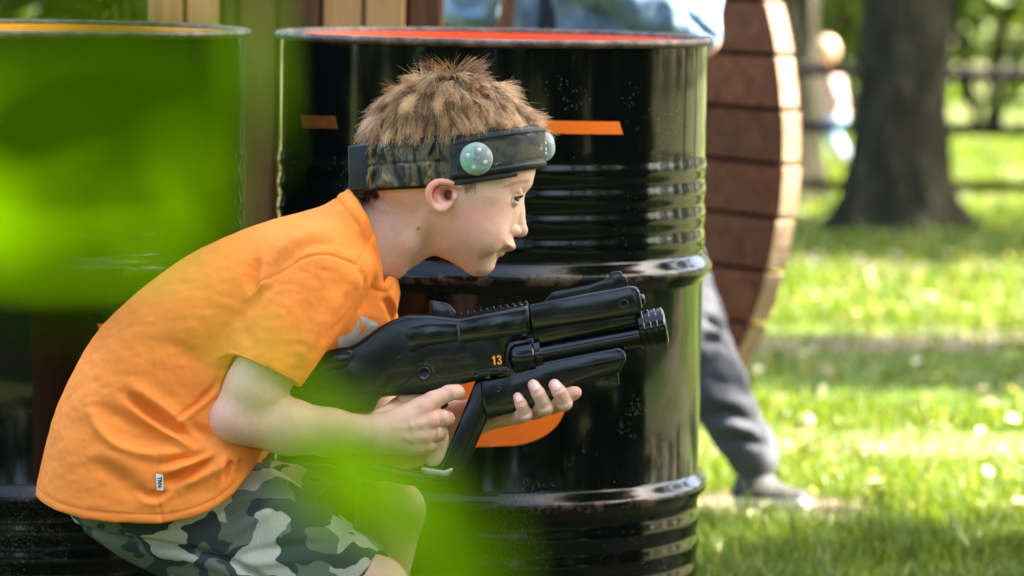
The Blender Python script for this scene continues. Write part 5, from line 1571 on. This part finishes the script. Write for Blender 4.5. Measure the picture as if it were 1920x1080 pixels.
# black padded front section wrapping the forehead, with the camouflage insert on it
hh_f = lambda T: np.interp(np.abs(T), [0, 0.6, 1.3, 1.56], [40, 41, 41, 39])
tf = th_of(848)
pad = strap('front_pad', tf, -tf, 120, hh_f, 7, 6.5, MAT_BLK, headband, lambda T, V_: 1.2 * vnoise(np.stack([T.ravel() * 14, V_.ravel() * 4, 0 * T.ravel()], 1), 5).reshape(T.shape) + 3.0 * (np.exp(-((np.abs(V_) - 0.84) / 0.10) ** 2)), 28)
ti = th_of(866)
strap('insert', ti, -0.17, 60, hh_f, 10.5, 4.2, MAT_PAD, pad, None, 16, -0.60, 0.64)
strap('insert', 0.17, -ti, 60, hh_f, 10.5, 4.2, MAT_PAD, pad, None, 16, -0.60, 0.64)
for q in (-0.73, 0.76):
    strap('piping', tf + 0.03, -tf - 0.03, 110, hh_f, 12, 4.0, MAT_BLK, pad, None, 8, q - 0.075, q + 0.075)
strap('lower_flap', th_of(850), th_of(966), 40, 10, 4, 3, MAT_BLK, headband, None, 8, 3.6, 5.0)
V, F = prism([tuple(c(*p_, -40)[[0, 2]]) for p_ in [(654, 275), (700, 272), (704, 276), (705, 354), (701, 358), (660, 359), (656, 355)]], -78, 78, 4.5, 3)
bx_ = make('battery_box', B.w(V), F, MAT_BOX, headband); sharp(bx_, 50)
strap('fleece_lining', -math.pi - 1.5, -math.pi + 1.55, 60, 48, 0, 3, simple('dark_fleece', (0.012, 0.017, 0.010), 0.95, 0.4, 200), headband, None, 8)
def dome(center, nrm, r, h_):
    u_, v_, d_ = basis(nrm)
    prof = [(0, r)] + [(h_ * 0.18 + h_ * 0.82 * math.sin(a), r * math.cos(a) ** 0.85) for a in np.linspace(0, math.pi / 2 - 0.02, 16)] + [(h_, 0.01)]
    V, F = lathe(center, nrm, prof, 48, cap=False); o = make('sensor_dome', B.w(V), F, MAT_DOME, headband)
    V, F = lathe(np.array(center) + d_ * 0.5, nrm, [(0, r * 0.98), (0.8, r * 0.98), (2.0, r * 0.90), (2.0, 0.01)], 32); make('circuit_board', B.w(V), F, MAT_GREENPCB, o)
    for a in (0.35, 1.9, 3.5, 5.0):
        p = np.array(center) + d_ * 7 + (u_ * math.cos(a) + v_ * math.sin(a)) * r * 0.56
        V, F = lathe(p - d_ * 5, nrm, [(0, 4.0), (9, 4.0), (12, 2.6), (12.6, 0.01)], 14); make('led', B.w(V), F, MAT_LED, o)
    V, F = lathe(np.array(center) + d_ * 2, nrm, [(0, 6), (6, 6), (8, 4), (8.5, 0.01)], 16); make('sensor_eye', B.w(V), F, MAT_BLK, o)
    return o
tn = th_of(893)
pc_ = ring_surf(np.array(tn), 12.0, 0.0, 40.0); pc_ = np.array([pc_[0], pc_[1], 298.0])
pc_[[0, 2]] = c(893, 298, pc_[1])[[0, 2]]
dome(pc_, np.array([0.10, -1, -0.02]), 30.5, 23)
pf = ring_surf(np.array(0.0), 3.0, 0.0, 40.0)
dome(np.array([1011.0, 0, 275.0]), np.array([1.0, 0.0, -0.10]), 29, 30)
dome(np.array([pc_[0], -pc_[1], 298.0]), np.array([0.10, 1, -0.02]), 30.5, 23)
# ------------------------------------------------------------------ person in denim behind the drum
K = Frame(6.85)
def kc(px, py, Y=0.0): return K.c(px, py, Y)
kid = thing('person', (K.w(np.array([1120, 0, 0]))[0], K.w(np.array([1120, 0, 0]))[1], 0), 'person in a light denim jacket and grey joggers standing behind the drum', 'person')
def fold_k(Vx, Nx, lines):
    d_all = np.zeros(len(Vx))
    for line, w, amp in lines:
        d, t, s = line_d(spline(line, 5), Vx[:, 0], Vx[:, 2])
        d_all += amp * np.exp(-(d / w) ** 2) * np.sin(np.pi * np.clip(t, 0.03, 0.97)) ** 0.6 * np.clip(-Nx[:, 1] * 1.5 + 0.3, 0, 1)
    return Vx + Nx * d_all[:, None]
zf = K.gz(1440, -20)
HIP = (1120, 190, 30)
KN1, AK1 = kc(1279, 600, -40), kc(1415, 872, -60)
KN2 = (1010, K.gz(1010, 60) - 330, 20); AK2 = np.array([985, 90, K.gz(985, 90) - 75])
sk = Sdf()
sk.cone((1130, -260, 20), (1120, -80, 20), 110, 120, k=40)
sk.cone((1120, -80, 20), (1120, 180, 30), 120, 110, k=40)
sk.cone((1120, -330, 10), (1112, -390, 0), 46, 44, k=20)
sk.ell((1100, -480, -10), (78, 104, 88), k=16)
sk.ell((1080, -420, -50), (40, 46, 40), k=14); sk.ell((1082, -462, -98), (10, 16, 14), k=8)
for s in (-1, 1): sk.ell((1100 + s * 78, -470, 0), (8, 22, 14), k=4)
for s in (-1, 1): sk.ell((1074 + s * 30, -484, -88), (13, 8, 10), op='s', k=6)
sk.chain([np.array([1010, 0, -280.0]), np.array([885, -10, -90.0]), np.array([870, -20, -10.0])], [56, 46, 44], k=14)
sk.chain([np.array([870, -20, -10.0]), np.array([900, -120, 10.0]), kc(950, -50, -160)], [42, 34, 26], k=10)
sk.chain([np.array([1230, 0, -280.0]), np.array([1300, 0, -90.0]), kc(1308, 66, 0)], [56, 46, 44], k=14)
sk.chain([kc(1308, 66, 0), kc(1210, 10, -120), kc(1030, -55, -170)], [40, 34, 26], k=10)
for q in ((955, -55), (1020, -60)):
    sk.cone(kc(q[0], q[1], -165), kc(q[0] + 36, q[1] - 4, -172), 26, 20, k=10)
    for f in range(4): sk.chain([kc(q[0] + 34, q[1] - 18 + 11 * f, -174), kc(q[0] + 58, q[1] - 20 + 11 * f, -186), kc(q[0] + 62, q[1] - 18 + 11 * f, -160)], [9, 8, 6.5], k=3)
    sk.chain([kc(q[0] + 10, q[1] - 20, -178), kc(q[0] + 34, q[1] - 34, -180)], [10, 8], k=5)
sk.cone((1130, 190, 20), KN1, 88, 62, k=20); sk.cone(KN1, AK1, 58, 34, k=14)
sk.cone((1070, 190, 20), KN2, 88, 60, k=20); sk.cone(KN2, AK2, 56, 34, k=14)
V, F = sk.mesh((790, -250, -620), (1500, 220, 1010), 6.0)
tone2 = np.tile(np.array([0.66, 0.40, 0.28]), (len(V), 1))
make('body', K.w(V), F, MAT_SKIN, kid, attrs={'tone': tone2})
hr = Sdf(); hr.ell((1106, -500, 0), (86, 100, 96), k=4); hr.ell((1070, -440, -80), (62, 74, 60), op='s', k=14)
V, F = hr.mesh((1000, -120, -620), (1210, 120, -380), 5.0); Nn = vnormals(V, F); V = V + Nn * (3.5 * vnoise(V * np.array([0.12, 0.12, 0.03]), 4))[:, None]
make('hair', K.w(V), F, simple('brown_hair', (0.10, 0.055, 0.03), 0.5, 0.4, 60), kid)
jk = Sdf()
jk.cone((1130, -270, 20), (1120, 40, 15), 132, 150, k=40); jk.cone((1120, 40, 15), (1110, 130, 15), 150, 150, k=20)
jk.chain([np.array([1010, 0, -280.0]), np.array([882, -12, -90.0]), np.array([868, -22, -4.0])], [68, 62, 58], k=24)
jk.chain([np.array([868, -22, -4.0]), np.array([893, -110, 8.0]), kc(928, -22, -140)], [56, 52, 44], k=12)
jk.chain([np.array([1230, 0, -280.0]), np.array([1296, 0, -90.0]), kc(1302, 58, 0)], [68, 58, 50], k=24)
jk.chain([kc(1302, 58, 0), kc(1240, 20, -110), kc(1090, -40, -165)], [48, 45, 40], k=12)
jk.cone(kc(925, -24, -136), kc(962, -60, -165), 28, 30, op='s', k=2)
jk.cone((1120, -330, 10), (1120, -270, 10), 60, 60, op='s', k=4)
jk.cut2d([(1040, 60), (1020, -260), (985, -260), (940, -60), (936, 60), (950, 150), (1050, 150)], 's', 3, -400, -60)
V, F = jk.mesh((760, -270, -380), (1400, 200, 300), 5.0); Nn = vnormals(V, F)
V = fold_k(V, Nn, [([(1100, 5), (1125, 40), (1120, 80)], 16, -14), ([(1080, 0), (1095, 40), (1090, 80)], 14, 10), ([(1270, 0), (1290, 30), (1330, 50)], 9, -12), ([(1290, 35), (1310, 55), (1335, 70)], 7, -9), ([(1280, 15), (1310, 40), (1340, 60)], 8, 8),
                    ([(840, 10), (870, 30), (910, 20)], 10, -11), ([(838, 30), (880, 40), (920, 34)], 8, 9), ([(870, 0), (900, 12), (935, 8)], 8, -9), ([(1180, 0), (1190, 40), (1180, 90)], 20, 7), ([(1230, 0), (1236, 50), (1230, 90)], 14, -8)])
V = V + Nn * (5 * vnoise(V * 0.028, 14) + 2 * vnoise(V * 0.07, 15))[:, None]
def denim():
    m = M('washed_denim'); co = m.coord(); f = m.noise(co, 10, 5, 0.65); w = m.noise(m.coord((1, 1, 0.3)), 500, 2)
    cc = m.ramp(f, [(0.32, (0.06, 0.12, 0.22)), (0.5, (0.16, 0.25, 0.37)), (0.68, (0.30, 0.39, 0.48))])
    m.set(Base_Color=m.mix(m.math('MULTIPLY', w, 0.3), cc, (0.10, 0.19, 0.34)), Roughness=0.85, Specular_IOR_Level=0.2); m.bump(w, 0.3, 0.001); return m.m
make('denim_jacket', K.w(V), F, denim(), kid)
ts_ = Sdf(); ts_.cone((1120, -280, 20), (1115, 90, 20), 122, 136, k=4); V, F = ts_.mesh((960, -180, -420), (1270, 200, 250), 7.0)
make('dark_top', K.w(V), F, simple('navy_jersey', (0.012, 0.022, 0.05), 0.85, 0.3), kid)
pn = Sdf()
pn.cone((1120, 110, 20), (1115, 200, 25), 128, 124, k=30)
pn.cone((1130, 190, 15), KN1 + np.array([5.0, 0, 0]), 100, 70, k=24); pn.chain([KN1 + np.array([5.0, 0, 0]), kc(1340, 725, -52), AK1 - np.array([8, 0, 24.0])], [70, 60, 48], k=16)
pn.cone(AK1 - np.array([10.0, 0, 40]), AK1 + np.array([2.0, 0, -8]), 47, 42, k=8)
pn.cone((1070, 190, 20), KN2, 100, 72, k=24); pn.chain([KN2, AK2 - np.array([0, 0, 20.0])], [70, 50], k=16)
V, F = pn.mesh((930, -190, -20), (1490, 220, 1000), 5.0); Nn = vnormals(V, F)
V = fold_k(V, Nn, [([(1318, 598), (1345, 612), (1362, 640)], 8, -14), ([(1316, 622), (1340, 622), (1368, 652)], 8, 10), ([(1320, 640), (1350, 640), (1372, 668)], 8, -12), ([(1322, 780), (1360, 770), (1410, 790)], 9, -10), ([(1330, 800), (1370, 795), (1420, 812)], 9, 9), ([(1345, 830), (1385, 820), (1428, 832)], 8, -10), ([(1318, 700), (1350, 715), (1390, 720)], 12, -8), ([(1320, 740), (1360, 750), (1400, 750)], 10, 7)])
V = V + Nn * (3 * vnoise(V * 0.05, 24))[:, None]
MAT_JOG = cloth('grey_jogger', (0.058, 0.062, 0.074), 1600)
make('joggers', K.w(V), F, MAT_JOG, kid)
MAT_UP = simple('grey_knit_shoe', (0.035, 0.033, 0.033), 0.8, 0.4, 70)
MAT_WSOLE = simple('pale_sole', (0.55, 0.51, 0.47), 0.7, 0.1)
for A, dx in ((AK1, 1), (AK2, 1)):
    s2 = Sdf(); gz_ = K.gz(A[0] + 30, A[1])
    s2.cone(A + np.array([0, 0, 6.0]), np.array([A[0] + 4, A[1], gz_ - 40]), 32, 36, k=14)
    s2.cone(np.array([A[0] - 6, A[1] + 6, gz_ - 34]), np.array([A[0] + 78, A[1] - 36, gz_ - 22]), 36, 24, k=18, sy=1.1)
    s2.add(lambda x, y, z, q=gz_: z - q + 0 * x + 0 * y, (-1e5,) * 3, (1e5,) * 3, 'i', 2)
    V, F = s2.mesh((A[0] - 60, A[1] - 90, A[2] - 50), (A[0] + 130, A[1] + 70, gz_ + 12), 4.0)
    sl = (V[F].mean(1)[:, 2] > gz_ - 27).astype(int)
    make('shoe', K.w(V), F, [MAT_UP, MAT_WSOLE], kid, slots=sl)

# ------------------------------------------------------------------ distant seated child beyond the fence
Q = Frame(16.6)
far = thing('person', Q.w(np.array([1560, 0, Q.gz(1560, 0)])), 'small blurred figure in pale pink top and light blue jeans beyond the fence', 'person')
b_ = Sdf()
b_.ell((1546, 100, 0), (20, 27, 22), k=4); b_.cone((1550, 125, 0), (1552, 138, 0), 9, 10, k=6)
b_.cone((1556, 150, 0), (1562, 215, 0), 22, 24, k=10, sy=1.2); b_.ell((1534, 106, 0), (6, 4, 4), k=4)
b_.chain([(1556, 150, -24), (1570, 190, -34), (1548, 214, -24)], [9, 8, 6], k=5); b_.chain([(1556, 150, 24), (1566, 190, 34), (1546, 214, 24)], [9, 8, 6], k=5)
b_.chain([(1562, 222, -12), (1552, 240, -22), (1572, 290, -18)], [17, 14, 10], k=6); b_.chain([(1562, 222, 12), (1556, 240, 22), (1580, 292, 18)], [17, 14, 10], k=6)
V, F = b_.mesh((1500, -60, 60), (1620, 60, 320), 2.5); make('body', Q.w(V), F, MAT_SKIN, far, attrs={'tone': np.tile(np.array([0.5, 0.30, 0.22]), (len(V), 1))})
b_ = Sdf(); b_.cone((1556, 150, 0), (1562, 216, 0), 24, 27, k=8, sy=1.25); b_.chain([(1556, 148, -26), (1572, 190, -36), (1556, 206, -30)], [12, 11, 9], k=6); b_.chain([(1556, 148, 26), (1568, 190, 36), (1552, 206, 30)], [12, 11, 9], k=6)
V, F = b_.mesh((1510, -64, 110), (1620, 64, 260), 2.5); make('pink_top', Q.w(V), F, simple('pale_pink', (0.52, 0.33, 0.29), 0.8, 0.1), far)
b_ = Sdf(); b_.ell((1563, 224, 0), (26, 20, 34), k=6)
b_.chain([(1562, 224, -12), (1552, 242, -22), (1572, 284, -18)], [19, 16, 12], k=6); b_.chain([(1562, 224, 12), (1556, 242, 22), (1580, 286, 18)], [19, 16, 12], k=6)
V, F = b_.mesh((1510, -64, 190), (1620, 64, 320), 2.5); make('blue_jeans', Q.w(V), F, simple('light_blue', (0.20, 0.32, 0.47), 0.8, 0.1), far)
b_ = Sdf(); b_.ell((1551, 94, 0), (21, 25, 24), k=4); b_.ell((1536, 108, 0), (14, 20, 20), op='s', k=4)
V, F = b_.mesh((1510, -40, 50), (1590, 40, 140), 2.5); make('hair', Q.w(V), F, simple('fair_hair', (0.45, 0.30, 0.18), 0.5, 0.2), far)

# ------------------------------------------------------------------ leafy twig close to the lens
def twig_leaf_mat():
    m = M('young_leaf'); co = m.coord(); c_ = m.attr('tint').outputs['Color']
    f = m.noise(co, 60, 3)
    cc = m.mix(m.math('MULTIPLY', f, 0.4), c_, (0.06, 0.14, 0.004))
    m.set(Base_Color=cc, Roughness=0.7, Specular_IOR_Level=0.0)
    tr = m.n('ShaderNodeBsdfTranslucent'); m.l(m.mix(1.0, cc, (1.15, 1.1, 0.25), 'MULTIPLY'), tr.inputs['Color'])
    mx = m.n('ShaderNodeMixShader'); mx.inputs[0].default_value = 0.5
    m.l(m.b.outputs[0], mx.inputs[1]); m.l(tr.outputs[0], mx.inputs[2]); m.l(mx.outputs[0], m.out.inputs[0])
    return m.m
MAT_TWIG = twig_leaf_mat()
TW = 'leafy twigs close to the lens'
def twig(label, stem, leaves_, group=TW):
    S_ = np.array([at_depth(*q) for q in stem])
    t = thing('leafy_twig', S_[0], label, 'twig', group)
    make('stem', *tube(spline(S_, 6), np.linspace(0.0022, 0.0008, len(spline(S_, 6))), 8), MAT_BARK, t)
    for (p0, p1, wid, d0_, d1_, cup, tint) in leaves_:
        a, b2_ = at_depth(p0[0], p0[1], d0_), at_depth(p1[0], p1[1], d1_)
        ax_l = b2_ - a; Ln = np.linalg.norm(ax_l); ax_l /= Ln
        nrm = -FV + 0.8 * UV + 0.55 * RV; nrm -= ax_l * (nrm @ ax_l); nrm /= np.linalg.norm(nrm); sd = np.cross(ax_l, nrm)
        nu, nv = 22, 11; V = []
        for i in range(nu):
            u = i / (nu - 1)
            w_ = wid * (math.sin(math.pi * u ** 0.78)) ** 0.8 * (1 + 0.05 * ((i * 3) % 2 - 0.5))
            for j in range(nv):
                q = j / (nv - 1) * 2 - 1
                V.append(a + ax_l * Ln * u + sd * w_ * 0.5 * q + nrm * (0.09 * wid * abs(q) + cup * Ln * math.sin(math.pi * u) - 0.012 * wid * math.cos(q * 14)))
        V = np.array(V); F = [(i * nv + j, (i + 1) * nv + j, (i + 1) * nv + j + 1, i * nv + j + 1) for i in range(nu - 1) for j in range(nv - 1)]
        V = np.concatenate([V, V - nrm * 0.0003]); n0 = nu * nv
        F = F + [tuple(n0 + k for k in f[::-1]) for f in F]
        make('leaf', V, F, MAT_TWIG, t, attrs={'tint': np.tile(np.array(tint), (len(V), 1))})
LT = (0.050, 0.116, 0.0002)
LG, LY, LD = (0.016, 0.041, 0.0001), (0.022, 0.045, 0.0001), (0.016, 0.042, 0.0001)
twig('big out-of-focus green leaves filling the upper left corner', [(-200, 760, 0.90), (-190, 520, 0.88), (-170, 300, 0.87), (-120, 60, 0.87)],
     [((-260, 350), (500, 250), 0.080, 0.90, 0.85, 0.02, LT), ((-220, 240), (430, 500), 0.076, 0.88, 0.85, 0.02, LT), ((-120, 430), (440, 110), 0.056, 0.87, 0.85, 0.02, LT),
      ((190, 140), (232, -140), 0.011, 0.87, 0.85, 0.02, LD), ((-200, 500), (360, 620), 0.022, 0.88, 0.85, 0.03, LT)])
twig('out-of-focus green leaves over the boy\'s forearm and shorts', [(860, 1400, 0.92), (880, 1280, 0.90), (900, 1120, 0.88), (860, 960, 0.87), (660, 960, 0.87)],
     [((710, 1050), (545, 745), 0.034, 0.87, 0.85, 0.02, LG), ((840, 1260), (810, 880), 0.036, 0.87, 0.85, 0.03, LD), ((890, 985), (540, 890), 0.017, 0.87, 0.85, 0.02, LG), ((590, 800), (370, 550), 0.009, 0.85, 0.82, 0.02, LG)])
twig('thin out-of-focus leaf beside the gap between the two drums', [(380, -160, 0.90), (430, -100, 0.89), (455, -70, 0.88)],
     [((462, -80), (490, 330), 0.0045, 0.88, 0.85, 0.02, LG)])
